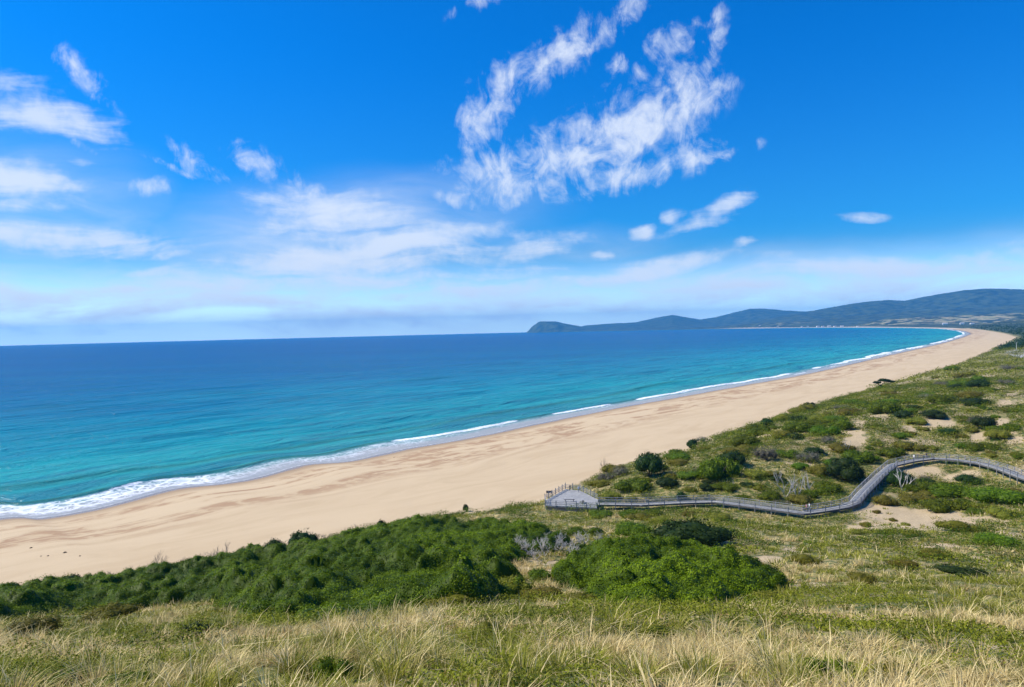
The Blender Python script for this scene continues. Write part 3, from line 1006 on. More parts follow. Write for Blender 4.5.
def crown_mesh(name, mat, nleaf=2600, leaf=0.085, flat=0.62, nl=9, seed=0, ragged=0.16, hull=0.80):
    """unit-radius shrub crown: overlapping uneven lobes, leafy, with gaps"""
    r = np.random.default_rng(seed)
    L = []
    for i in range(nl):
        a = r.random() * 6.283; q = math.sqrt(r.random()) * 0.66
        rr = (0.30 + 0.24 * r.random()) * (1.15 - 0.45 * q)
        L.append((q * math.cos(a), q * math.sin(a), (0.62 - 0.45 * q * q) * flat * (0.75 + 0.5 * r.random()), rr, rr * (0.62 + 0.3 * r.random())))
    P, N, T = [], [], []
    for (lx, ly, lz, rr, rz) in L:
        k = int(nleaf * 1.5 / nl)
        d = r.normal(size=(k, 3)); d /= np.linalg.norm(d, axis=1)[:, None]
        d = d[d[:, 2] > -0.55]
        rad_ = 1 + (r.random(len(d)) - 0.6) * ragged * 2
        tn_ = vnoise(d[:, 0] * 2.2 + lx * 9 + 50, d[:, 1] * 2.2 + d[:, 2] * 3 + 50, seed)
        rad_ *= 0.84 + 0.32 * tn_
        p = d * np.array([rr, rr, rz]) * rad_[:, None] + (lx, ly, lz)
        ok = np.ones(len(p), bool)
        for (mx, my, mz, mr, mzr) in L:
            if (mx, my) == (lx, ly):
                continue
            ok &= ((p[:, 0] - mx) ** 2 + (p[:, 1] - my) ** 2) / mr ** 2 + (p[:, 2] - mz) ** 2 / mzr ** 2 > 0.72
        ok &= p[:, 2] > 0.01
        P.append(p[ok]); N.append(d[ok]); T.append(np.clip(0.15 + 0.6 * r.random(ok.sum()) + 0.35 * (tn_[ok] - 0.4), 0, 1))
    P = np.vstack(P); N = np.vstack(N); T = np.concatenate(T)
    V1, F1 = leaves(P, N, leaf, 0.8)
    t1 = np.repeat(T, 4)
    # inner mass of leaves
    VH, TH = [], []
    Q = []
    off = 0
    for (lx, ly, lz, rr, rz) in L:
        v = ICV * np.array([rr, rr, rz]) * hull * (0.9 + 0.2 * vnoise(ICV[:, 0] * 3 + 9, ICV[:, 1] * 3 + ICV[:, 2] * 2 + 9, seed))[:, None] + (lx, ly, lz)
        v[:, 2] = np.maximum(v[:, 2], 0.0)
        VH.append(v); Q.append(ICF + off); off += len(v)
    VH = np.vstack(VH); Q = np.vstack(Q)
    # triangles as degenerate-free quads are not possible: build as one mesh with from_pydata-like loops
    me = bpy.data.meshes.new(name)
    Vall = np.vstack([V1, VH]).astype(np.float32)
    loops = np.concatenate([F1.ravel(), (Q + len(V1)).ravel()]).astype(np.int32)
    starts = np.concatenate([np.arange(len(F1)) * 4, len(F1) * 4 + np.arange(len(Q)) * 3]).astype(np.int32)
    tots = np.concatenate([np.full(len(F1), 4), np.full(len(Q), 3)]).astype(np.int32)
    me.vertices.add(len(Vall)); me.vertices.foreach_set('co', Vall.ravel())
    me.loops.add(len(loops)); me.loops.foreach_set('vertex_index', loops)
    me.polygons.add(len(starts)); me.polygons.foreach_set('loop_start', starts); me.polygons.foreach_set('loop_total', tots)
    me.update(calc_edges=True)
    a = me.attributes.new('tint', 'FLOAT', 'POINT')
    a.data.foreach_set('value', np.concatenate([t1, np.full(len(VH), 0.25)]).astype(np.float32))
    me.materials.append(mat)
    return me


def stem_mesh(seed=0, h=0.45):
    r = random.Random(seed)
    m = MB()
    for k in range(5):
        a = k * 1.26 + r.random() * .5
        l = 0.45 + 0.2 * r.random()
        m.tube([(0.02 * math.cos(a), 0.02 * math.sin(a), -0.12), (0.12 * math.cos(a), 0.12 * math.sin(a), h * 0.4), (l * math.cos(a) * 0.7, l * math.sin(a) * .7, h)], [0.035, 0.026, 0.01], 5)
    me = bpy.data.meshes.new("stem"); me.from_pydata(m.V, [], m.F); me.update(); me.materials.append(M_BARK)
    return me


STEMS = [stem_mesh(i) for i in range(3)]
CROWNS = {
    'green': [crown_mesh("crown", M_GREEN, seed=i) for i in range(1, 5)],
    'dark': [crown_mesh("crown", M_DARK, seed=i, flat=0.8, ragged=0.22) for i in range(11, 15)],
    'olive': [crown_mesh("crown", M_OLIVE, seed=i, nleaf=2200, ragged=0.2) for i in range(21, 25)],
    'grey': [crown_mesh("crown", M_GREY, seed=i, nleaf=2600, leaf=0.075, ragged=0.55, hull=0.5) for i in range(31, 33)],
}
_cnt = [0]


def shrub_at(x, y, rad_, hgt, kind, label, group=None, name='coastal_shrub', parts=True, sx=1.0, z=None):
    z = float(height(np.array([x]), np.array([y]))[0]) if z is None else z
    i_ = _cnt[0]; _cnt[0] += 1
    cm = CROWNS[kind][i_ % len(CROWNS[kind])]
    rz = (i_ * 2.39996) % 6.283
    if sx != 1.0:
        rz = -math.atan2(x, y) + (0.15 if i_ % 2 else -0.1)
    if parts:
        e = empty(name, (x, y, z - 0.06), rz)
        c = bpy.data.objects.new("crown", cm); COL.objects.link(c); c.parent = e
        c.scale = (rad_ * sx, rad_, hgt / 0.75)
        s_ = bpy.data.objects.new("stem", STEMS[i_ % 3]); COL.objects.link(s_); s_.parent = e
        s_.scale = (rad_, rad_, hgt / 0.75)
        tag(e, label, 'shrub', group)
        return e
    c = bpy.data.objects.new(name, cm); COL.objects.link(c)
    c.location = (x, y, z - 0.06); c.rotation_euler = (0, 0, rz); c.scale = (rad_ * sx, rad_, hgt / 0.75)
    tag(c, label, 'shrub', group)
    return c


# named shrubs: photo x of centre, photo y of foot, width in px, height in px, kind, label
NAMED = [
    (650, 480, 40, 22, 'dark', 'dark green windblown bush beside the viewing platform end of the boardwalk', 'coastal_bush'),
    (648, 466, 14, 14, 'dark', 'upright dark tuft standing above the bush by the beach edge near the platform', 'coastal_bush'),
    (622, 477, 22, 11, 'grey', 'grey brown scraggy bush between the platform and the dark bush on the beach edge', 'coastal_bush'),
    (606, 482, 20, 9, 'grey', 'low brownish bush just behind the viewing platform', 'coastal_bush'),
    (600, 488, 30, 8, 'olive', 'low olive mat of shrub touching the back of the viewing platform', 'coastal_bush'),
    (667, 490, 26, 10, 'dark', 'dark low bush leaning over the boardwalk rail past the platform', 'coastal_bush'),
    (682, 502, 13, 8, 'dark', 'small dark bush overlapping the middle of the straight boardwalk', 'coastal_bush'),
    (719, 484, 46, 25, 'green', 'large rounded green bush above the middle of the straight boardwalk', 'coastal_bush'),
    (733, 470, 34, 16, 'dark', 'dark bush tucked behind the large rounded green bush', 'coastal_bush'),
    (766, 462, 26, 16, 'grey', 'round grey green bush on the dune behind the straight boardwalk', 'coastal_bush'),
    (745, 448, 34, 13, 'green', 'green bush on the beach side crest behind the round grey one', 'coastal_bush'),
    (692, 450, 14, 9, 'dark', 'small dark bush alone on the beach edge above the platform', 'coastal_bush'),
    (701, 443, 14, 6, 'grey', 'small grey twiggy bush on the beach edge beside the small dark one', 'coastal_bush'),
    (767, 427, 14, 9, 'dark', 'small dark bush poking up at the beach edge half way along the dune', 'coastal_bush'),
    (797, 434, 34, 13, 'green', 'bright green spreading bush mid dune behind the dead trees', 'coastal_bush'),
    (826, 437, 32, 11, 'green', 'green spreading bush next to the bright one behind the dead trees', 'coastal_bush'),
    (845, 431, 34, 10, 'green', 'green bush just before the small sand hollows on the dune', 'coastal_bush'),
    (808, 464, 26, 12, 'grey', 'pinkish grey leafless bush above the dead white trees', 'coastal_bush'),
    (844, 485, 44, 22, 'dark', 'large dark bush filling the angle where the boardwalk turns uphill', 'coastal_bush'),
    (860, 465, 34, 15, 'green', 'green bush above the angle where the boardwalk turns uphill', 'coastal_bush'),
    (820, 478, 30, 12, 'olive', 'olive bush between the dead trees and the large dark one', 'coastal_bush'),
    (900, 490, 28, 17, 'dark', 'dark bush under the uphill bend of the boardwalk with white dead branches', 'coastal_bush'),
    (884, 415, 36, 15, 'green', 'broad green bush between the sand hollows high on the dune', 'coastal_bush'),
    (979, 426, 22, 11, 'grey', 'bluish grey bush high on the dune above the boardwalk end', 'coastal_bush'),
    (984, 431, 30, 12, 'dark', 'dark bush partly behind the bluish grey one on the high dune', 'coastal_bush'),
    (885, 508, 26, 11, 'olive', 'olive bush at the edge of the bare sand below the boardwalk corner', 'coastal_bush'),
    (889, 535, 15, 6, 'olive', 'small olive bush alone on the bare sand patch, centre one', 'coastal_bush'),
    (911, 538, 20, 7, 'olive', 'wider small olive bush near the lower edge of the bare sand', 'coastal_bush'),
    (866, 528, 14, 6, 'olive', 'small olive bush on the bare sand close to the boardwalk', 'coastal_bush'),
    (893, 523, 9, 4, 'olive', 'tiny olive tuft in the middle of the bare sand', 'coastal_bush'),
    (905, 526, 11, 4, 'olive', 'tiny dark olive tuft beside the middle of the bare sand', 'coastal_bush'),
    (858, 535, 22, 6, 'olive', 'flat olive bush bordering the bare sand on its grassy side', 'coastal_bush'),
    (877, 514, 10, 4, 'olive', 'tiny tuft at the top of the bare sand patch', 'coastal_bush'),
    (70, 592, 30, 16, 'dark', 'dark rounded bush on the beach edge before the grey twigs', 'coastal_bush'),
    (10, 596, 26, 11, 'dark', 'dark bush at the very start of the thicket by the beach', 'coastal_bush'),
    (242, 562, 20, 12, 'dark', 'dark bush standing out on the beach edge between two twiggy grey ones', 'coastal_bush'),
    (275, 557, 26, 16, 'dark', 'dark upright bush at the thicket edge against the sand', 'coastal_bush'),
    (303, 552, 34, 20, 'dark', 'tall dark bush at the thicket edge, bigger than its dark neighbour', 'coastal_bush'),
    (382, 532, 14, 11, 'dark', 'small rounded dark bush on the beach edge where the sand curves', 'coastal_bush'),
    (466, 512, 7, 7, 'dark', 'tiny bush standing alone on the beach edge short of the platform', 'coastal_bush'),
    (183, 572, 24, 12, 'green', 'green bush top rising above the thicket among the grey twigs', 'coastal_bush'),
    (692, 548, 92, 24, 'dark', 'long flat dark green bush on the grassy slope below the straight boardwalk', 'coastal_bush'),
    (632, 537, 44, 15, 'green', 'flat green bush on the slope below the platform', 'coastal_bush'),
    (586, 537, 44, 11, 'green', 'low green bush strip just above the bleached dead branches', 'coastal_bush'),
    (660, 525, 26, 8, 'olive', 'low olive bush close under the straight boardwalk', 'coastal_bush'),
    (956, 500, 60, 15, 'green', 'bright green low mat of bush below the boardwalk curve', 'coastal_bush'),
    (1000, 506, 66, 16, 'green', 'darker end of the low green mat below the boardwalk curve', 'coastal_bush'),
    (918, 494, 26, 11, 'green', 'small bright green bush beside the dark one at the uphill bend', 'coastal_bush'),
    (963, 580, 66, 12, 'dark', 'dark flat bush strip across the grass below the bare sand', 'coastal_bush'),
    (958, 533, 50, 11, 'olive', 'low green bush at the right hand edge of the bare sand', 'coastal_bush'),
    (996, 548, 50, 13, 'green', 'low green cushion bush among small sand scars', 'coastal_bush'),
    (935, 560, 40, 11, 'olive', 'olive cushion bush below the bare sand', 'coastal_bush'),
    (905, 570, 34, 10, 'olive', 'olive cushion bush in the grass between the sand and the dark strip', 'coastal_bush'),
    (806, 566, 34, 11, 'olive', 'dull green bush on the grass slope beside the dome thicket', 'coastal_bush'),
    (860, 585, 34, 12, 'olive', 'dull green bush on the open grass slope downhill of the sand', 'coastal_bush'),
    (335, 684, 46, 34, 'green', 'leafy green bush in the near straw grass', 'coastal_bush'),
    (490, 640, 36, 20, 'olive', 'small green bush in the straw grass below the thicket gap', 'coastal_bush'),
    (40, 693, 96, 22, 'green', 'broad low green bush at the near corner of the grass', 'coastal_bush'),
    (120, 693, 80, 20, 'green', 'second low green bush beside the broad one at the near corner', 'coastal_bush'),
    (830, 690, 60, 34, 'green', 'broad leafy bush low in the near grass', 'coastal_bush'),
    (890, 688, 50, 30, 'olive', 'yellowish leafy bush beside the broad one in the near grass', 'coastal_bush'),
    (560, 640, 30, 14, 'olive', 'low dull bush in the straw grass before the dome', 'coastal_bush'),
    (660, 640, 36, 14, 'green', 'low bush in the straw grass under the dome thicket', 'coastal_bush'),
    (512, 596, 56, 20, 'olive', 'dull olive bush in the gap below the bleached dead branches', 'coastal_bush'),
    (545, 602, 50, 16, 'olive', 'low olive bush at the foot of the gap touching the dome thicket', 'coastal_bush'),
    (540, 582, 30, 12, 'green', 'small green bush inside the sandy gap beside the dome thicket', 'coastal_bush'),
    (580, 606, 40, 14, 'olive', 'olive fringe bush at the lower corner of the dome thicket', 'coastal_bush'),
    (770, 606, 60, 16, 'olive', 'olive fringe bush past the tapering end of the dome thicket', 'coastal_bush'),
    (450, 612, 60, 16, 'olive', 'olive fringe bush along the near edge of the long thicket', 'coastal_bush'),
    (195, 638, 30, 16, 'dark', 'dark tuft of bush just before the small sand scar', 'coastal_bush'),
    (30, 640, 60, 22, 'olive', 'olive bush between the straw grass and the thicket start', 'coastal_bush'),
    (110, 622, 70, 18, 'olive', 'broad olive bush running up to the small sand scar', 'coastal_bush'),
]
NROUND = []
for (px, py, w, h, kd, lab, nm) in NAMED:
    lab = lab.replace('right hand edge', 'uphill edge')
    g = on_ground(px, min(py, 692))
    if g is None:
        continue
    r_ = w / 2 * g[1] / F_PX
    hh = h * g[1] / F_PX * 0.92
    t = max(0.03, (py - (342.6 - 0.0246 * px)) / F_PX)
    dep = min(r_, max(r_ * 0.45, hh * 1.2))
    sx = r_ / dep
    # foot in the photo is the front of the plant
    k = (g[1] + dep * 0.7) / g[1]
    if py > 640:
        k = 1.0 + dep * 0.3 / g[1]
    NROUND.append((g[0] * k, g[1] * k, (dep + r_) / 2))
    shrub_at(g[0] * k, g[1] * k, dep, hh, kd, lab, name=nm, sx=sx)

# scattered small shrubs on the dunes
scat = []
r2 = np.random.default_rng(99)
tries = 0
NAMEDXY = [(o.location.x, o.location.y) for o in COL.objects if o.name.startswith('coastal_bush')]
BWXY = np.array([p[:2] for p in BW])
while len(scat) < 165 and tries < 8000:
    tries += 1
    px = r2.uniform(600, 1024)
    py = 345 + (r2.random() ** 0.8) * 175
    g = on_ground(px, py)
    if g is None or g[1] > 1100 or g[1] < 95:
        continue
    v = veg_sd(g[:1], g[1:2])[0]
    if v < 2.5 or seg_dist(g[:1], g[1:2], BWXY)[0] < 7.5 or bare_mask(g[:1], g[1:2])[0] > 0.3:
        continue
    if np.hypot(g[0] - unp(1040, 352, z=8)[0], g[1] - unp(1040, 352, z=8)[1]) < 110:
        continue
    rr = (1.3 + 2.9 * r2.random() ** 1.5) * (0.8 + g[1] / 420)
    if any(math.hypot(g[0] - a[0], g[1] - a[1]) < (a[2] + rr) * 0.75 for a in scat):
        continue
    if any(math.hypot(g[0] - a[0], g[1] - a[1]) < rr + 2.2 for a in NAMEDXY):
        continue
    scat.append((g[0], g[1], rr))
LAB = {'green': 'rounded green shrub scattered on the dune among the grass', 'dark': 'dark green shrub scattered on the dune among the grass',
       'olive': 'dull olive shrub scattered on the dune among the grass', 'grey': 'grey half dead shrub scattered on the dune among the grass'}
LMK = [(650, 478, 'the windblown bush by the platform'), (606, 482, 'the platform back rail'), (719, 482, 'the large rounded bush'), (766, 460, 'the round grey bush'),
       (745, 446, 'the green crest bush'), (797, 432, 'the bright green bush'), (845, 429, 'the first sand hollow'), (797, 497, 'the dead white trees'), (808, 462, 'the pinkish leafless bush'),
       (844, 482, 'the boardwalk corner'), (885, 463, 'the uphill bend'), (930, 452, 'the walkers on the boardwalk'), (884, 412, 'the broad green bush'), (979, 424, 'the bluish grey bush'), (1010, 445, 'the boardwalk end'),
       (884, 388, 'the windswept tree'), (930, 400, 'the high dune top'), (975, 398, 'the upper sand scars'), (1004, 376, 'the last dune rise'), (960, 372, 'the far beach edge'), (1005, 357, 'the pale parking area'), (692, 448, 'the lone dark beach bush'),
       (767, 425, 'the small bush half way'), (905, 515, 'the bare sand patch'), (900, 424, 'the middle sand hollow'), (807, 412, 'the small leaning tree')]
LMK = [(on_ground(a, b), c) for a, b, c in LMK]
LMK = [(a, c) for a, c in LMK if a is not None]
_used = {}


def where_label(x, y, rr, kd):
    d_ = [math.hypot(x - a[0], y - a[1]) / (a[1] ** 0.5) for a, c in LMK]
    j_ = int(np.argmin(d_)); a, c = LMK[j_]
    ax_, ay_ = x - a[0], y - a[1]
    rel = ('beyond' if ay_ > 0 else 'in front of') if abs(ay_) > 2.2 * abs(ax_) else ('on the inland side of' if ax_ > 0 else 'on the seaward side of')
    sz_ = 'small' if rr < 2.2 else ('mid-sized' if rr < 3.6 else 'broad')
    cn = {'green': 'rounded green', 'dark': 'dark green', 'olive': 'dull olive', 'grey': 'half dead grey'}[kd]
    L_ = '%s %s shrub %s %s' % (sz_, cn, rel, c)
    _used[L_] = _used.get(L_, 0) + 1
    if _used[L_] > 1:
        o_ = ('', '', 'second', 'third', 'fourth', 'fifth', 'sixth', 'seventh', 'eighth', 'ninth', 'tenth')[min(10, _used[L_])]
        L_ = '%s %s %s shrub %s %s' % (o_, sz_, cn, rel, c)
    return L_


scat.sort(key=lambda t: t[1])
for (x, y, rr) in scat:
    kd = r2.choice(['green', 'dark', 'olive', 'grey'], p=[.44, .14, .37, .05])
    shrub_at(x, y, rr, rr * (0.36 + 0.26 * r2.random()), kd, where_label(x, y, rr, kd), group='%s shrubs scattered over the dunes' % kd, name='dune_shrub', parts=False)


# ------------------------------------------------------------------ thickets: continuous canopies over a stretch of slope
def thicket(name, poly, H, cell, nleaf, leaf, seed, mat, edge=5.0, rough_edge=4.6):
    mn, mx = poly.min(0) - 1, poly.max(0) + 1
    loop = np.vstack([poly, poly[:1]])

    def canopy(x, y):
        d = seg_dist(x, y, loop)
        d = np.where(in_poly(x, y, poly), d, -d) + (fbm(x, y, 4, 3, seed) - 0.5) * rough_edge * 2
        w1, id1 = worley(x + (fbm(x, y, 2.5, 2, seed + 1) - .5) * 2, y + (fbm(x, y, 2.5, 2, seed + 2) - .5) * 2, cell, seed)
        w2, id2 = worley(x, y, cell * 0.38, seed + 3)
        dome = np.sqrt(np.clip(1 - (w1 * 1.05) ** 2, 0, 1)) * (0.55 + 0.9 * fbm(x, y, 6.5, 2, seed + 12))
        d2 = np.sqrt(np.clip(1 - (w2 * 1.2) ** 2, 0, 1))
        big = fbm(x, y, 16, 3, seed + 4)
        w3, id3 = worley(x, y, 0.95, seed + 6)
        c_ = H * (0.38 + 0.62 * sstep(0.30, 0.46, fbm(x, y, 10, 3, seed + 11))) * np.sqrt(np.clip(d / edge, 0, 1)) * (0.12 + 0.58 * dome ** 1.1 * (0.5 + 0.9 * id1) + 0.30 * d2 * (.5 + 1.0 * id2) + 0.10 * (1 - w3) + 0.5 * (big - 0.4))
        return c_, d, id1, id2
    # hull grid
    st_ = 0.3
    xs = np.arange(mn[0], mx[0], st_); ys = np.arange(mn[1], mx[1], st_)
    X, Y = np.meshgrid(xs, ys)
    c_, d, i1, i2 = canopy(X, Y)
    G = height(X, Y)
    Zh = G + np.maximum(c_ - 0.22, -0.4)
    ok = (d > 0)
    nx = len(xs)
    ii = np.arange(len(ys) - 1)[:, None]; jj = np.arange(nx - 1)[None]
    FQ = np.stack([ii * nx + jj, ii * nx + jj + 1, (ii + 1) * nx + jj + 1, (ii + 1) * nx + jj], -1).reshape(-1, 4)
    FQ = FQ[ok.ravel()[FQ].any(1)]
    us = np.unique(FQ); rm = np.full(X.size, -1); rm[us] = np.arange(len(us))
    VH = np.stack([X, Y, Zh], -1).reshape(-1, 3)[us]; FQ = rm[FQ]
    # leaf points: area uniform, denser on steep sides
    gx, gy = np.gradient(Zh, st_)[1], np.gradient(Zh, st_)[0]
    slope = np.sqrt(1 + gx ** 2 + gy ** 2)
    wgt = (slope * ok).ravel(); wgt /= wgt.sum()
    dist = np.hypot(X, Y).ravel()
    idx = rng.choice(X.size, nleaf, p=wgt)
    px_ = X.ravel()[idx] + (rng.random(nleaf) - .5) * st_; py_ = Y.ravel()[idx] + (rng.random(nleaf) - .5) * st_
    c2, d2_, id1, id2 = canopy(px_, py_)
    gz = height(px_, py_)
    z = gz + c2 * (1 - 0.10 * rng.random(nleaf)) + (rng.random(nleaf) ** 2.5) * 0.30 - 0.12
    N = np.stack([-gx.ravel()[idx], -gy.ravel()[idx], np.ones(nleaf)], 1)
    N /= np.linalg.norm(N, axis=1)[:, None]
    V1, F1 = leaves(np.stack([px_, py_, z], 1), N, leaf, 0.75)
    T = np.clip(0.02 + 0.42 * rng.random(nleaf) + 0.45 * (id1 - 0.3) + 1.1 * (fbm(px_, py_, 9, 3, seed + 8) - 0.45) + 0.45 * (id2 - .4), 0, 1)
    o = mesh_obj(name, np.vstack([V1, VH]), np.vstack([F1, FQ + len(V1)]), mat)
    add_attr(o, 'tint', np.concatenate([np.repeat(T, 4), np.full(len(VH), 0.2)]))
    return o


band = poly_px([(-60, 603), (0, 598), (60, 591), (130, 584), (200, 571), (260, 562), (310, 553), (350, 545), (395, 534), (440, 532), (490, 532), (560, 541), (572, 548), (520, 556), (505, 568),
                (512, 590), (520, 600), (470, 606), (400, 612), (360, 620), (310, 624), (265, 620), (235, 606), (190, 603), (130, 612), (60, 614), (-60, 624)])
dome = poly_px([(575, 560), (600, 549), (640, 549), (690, 555), (740, 570), (778, 590), (770, 600), (720, 608), (650, 610), (600, 606), (572, 596), (562, 580)])
THP = [band, dome]
t1 = thicket("coastal_thicket", band, 2.5, 3.7, 430000, 0.16, 300, M_THICK, edge=3.5)
tag(t1, 'dense green coastal thicket running between the beach edge and the near grass', 'thicket', kind='stuff')
t2 = thicket("dome_thicket", dome, 2.7, 3.1, 140000, 0.16, 500, M_THICK, edge=5.0)
tag(t2, 'separate dome of dense bright green shrub on the slope below the platform', 'shrub')

# ------------------------------------------------------------------ dune grass
def thick_cover(x, y):
    m = np.zeros(x.shape, bool)
    for P in THP:
        m |= in_poly(x, y, P)
    return m


GREENZ = [world_ellipse(*e) for e in [(60, 625, 110, 18), (180, 632, 60, 12), (930, 640, 110, 40), (800, 660, 90, 24), (950, 672, 80, 22), (60, 672, 90, 22), (840, 682, 80, 14), (560, 672, 60, 14), (640, 628, 60, 10), (700, 640, 80, 14), (990, 600, 60, 20), (480, 640, 40, 14), (800, 600, 90, 14)]]
GP = dict(V=[], F4=[], T=[], G=[])
voff = 0


def blades(x, y, z, L, Wd, tint, green, lean_az, lean, seg=2):
    """each blade: tapering bent strip of quads ending in a narrow tip"""
    global voff
    k = len(x)
    ca, sa = np.cos(lean_az), np.sin(lean_az)
    face = lean_az + np.pi / 2 + rng.normal(size=k) * 0.6
    wx, wy = np.cos(face), np.sin(face)
    rings = []
    for i_ in range(seg + 1):
        t = i_ / seg
        out_ = L * lean * t ** 1.8
        up = L * (t - 0.42 * np.clip(lean, 0, 1.2) * t ** 2.2)
        w = Wd * (1 - 0.88 * t) * 0.5
        cx = x + ca * out_; cy = y + sa * out_; cz = z + up
        rings.append(np.stack([cx - wx * w, cy - wy * w, cz], 1)); rings.append(np.stack([cx + wx * w, cy + wy * w, cz], 1))
    V = np.stack(rings, 1)
    nvb = 2 * (seg + 1)
    b = (np.arange(k) * nvb)[:, None] + voff
    for i_ in range(seg):
        GP['F4'].append(np.concatenate([b + 2 * i_, b + 2 * i_ + 1, b + 2 * i_ + 3, b + 2 * i_ + 2], 1))
    GP['V'].append(V.reshape(-1, 3)); GP['T'].append(np.repeat(tint, nvb)); GP['G'].append(np.repeat(green, nvb))
    voff += k * nvb


def tussocks(r0, r1, dens, nb, L, Wd, rad_t, seg, amax=42, coverk=0.0):
    area = 0.5 * R(2 * amax) * (r1 ** 2 - r0 ** 2)
    k = int(area * dens)
    a = (rng.random(k) * 2 - 1) * R(amax)
    r = np.sqrt(r0 ** 2 + rng.random(k) * (r1 ** 2 - r0 ** 2))
    x, y = r * np.sin(a), r * np.cos(a)
    v = veg_sd(x, y)
    keep_ = (v + (fbm(x, y, 3, 2, 71) - .5) * 3 > 0.2) & ~thick_cover(x, y)
    x, y = x[keep_], y[keep_]
    bmk = bare_mask(x, y)
    rb = sstep(0.67, 0.73, fbm(x, y, 9, 4, 130)) * sstep(150, 200, np.hypot(x, y))
    keep_ = rng.random(len(x)) > np.maximum(bmk * np.where(np.hypot(x, y) > 90, 0.86, 0.96), rb * 0.8)
    bd = seg_dist(x, y, BWXY)
    keep_ &= bd > 1.9
    if r0 < 150:
        for (nx_, ny_, nr_) in NROUND:
            if r0 - 8 < math.hypot(nx_, ny_) < r1 + 8:
                keep_ &= np.hypot(x - nx_, y - ny_) > nr_ * 0.85
    if r0 < 200:
        cmk = fbm(x, y, 6.5, 4, 411 if r0 < 24 else (412 if r0 < 80 else 413))
        keep_ &= rng.random(len(x)) > 0.8 * sstep(0.525, 0.575, cmk)
    x, y = x[keep_], y[keep_]
    z = height(x, y)
    k = len(x)
    g1 = fbm(x, y, 5.0, 4, 201); g2 = fbm(x, y, 1.2, 2, 205)
    ex = sstep(0, 60, x)
    rr0 = np.hypot(x, y)
    gz_ = ell_mask(x, y, GREENZ, 0.5)
    cm_ = fbm(x, y, 6.5 if r0 < 300 else 14, 4, 411 if r0 < 24 else (412 if r0 < 80 else 413))
    green = sstep(0.42, 0.54, 0.24 * gz_ +  g1 * 0.75 + g2 * 0.25 + 0.07 * ex + 0.03 * sstep(60, 140, rr0) - 0.055 * (1 - ex) * (1 - sstep(40, 70, rr0)))
    size = (0.35 + 0.7 * fbm(x, y, 3.5, 3, 207)) * (0.7 + 0.9 * rng.random(len(x)) ** 2)
    m = nb
    X = np.repeat(x, m); Y = np.repeat(y, m); Zz = np.repeat(z, m); G = np.repeat(green, m); Sz = np.repeat(size, m)
    n_ = len(X)
    az_ = rng.random(n_) * 2 * np.pi
    q_ = np.sqrt(rng.random(n_)) * rad_t * Sz
    bx, by = X + np.cos(az_) * q_, Y + np.sin(az_) * q_
    ln = (0.15 + 1.0 * rng.random(n_) ** 1.2) * np.repeat(0.6 + 0.8 * rng.random(k), m)
    wind = 0.14
    wa_ = np.repeat(rng.random(k) * 6.28, m)
    lx = np.cos(az_) * ln + wind + 0.3 * np.cos(wa_); ly = np.sin(az_) * ln + 0.05 + 0.3 * np.sin(wa_)
    lean = np.hypot(lx, ly); laz = np.arctan2(ly, lx)
    LL = L * Sz * (0.45 + 0.75 * rng.random(n_))
    tv_ = 0.45 if r0 < 80 else 0.8
    tint = np.clip(rng.random(n_) * (1 - tv_) + tv_ * np.repeat(rng.random(k), m), 0, 1)
    gg = np.clip(G + rng.normal(size=n_) * 0.22, 0, 1)
    seeds = rng.random(n_) < 0.05
    LL = np.where(seeds, LL * 1.45, LL); gg = np.where(seeds, 0, gg); tint = np.where(seeds, 1.0, tint)
    blades(bx, by, Zz - 0.03, LL, np.full(n_, Wd) * (0.7 + 0.6 * rng.random(n_)), tint, gg, laz, lean, seg)


tussocks(8, 24, 2.0, 95, 0.80, 0.028, 0.26, 3, 44)
tussocks(24, 45, 1.5, 58, 0.78, 0.044, 0.32, 2)
tussocks(8, 26, 5.0, 30, 0.26, 0.018, 0.75, 1, 44)
tussocks(26, 50, 2.6, 26, 0.30, 0.030, 0.8, 1)
tussocks(45, 85, 1.3, 32, 0.90, 0.055, 0.36, 2)
tussocks(85, 150, 0.9, 20, 0.80, 0.10, 0.5, 1)
tussocks(150, 260, 0.5, 18, 0.80, 0.17, 0.8, 1)
tussocks(260, 900, 0.07, 12, 1.0, 0.40, 1.6, 1)
gobj = mesh_obj("dune_grass", np.vstack(GP['V']), np.vstack(GP['F4']), M_STRAW)
add_attr(gobj, 'tint', np.concatenate(GP['T'])); add_attr(gobj, 'green', np.concatenate(GP['G']))
tag(gobj, 'straw and green dune grass tussocks covering the slopes', 'grass', kind='stuff')
print("GRASS faces", len(gobj.data.polygons))

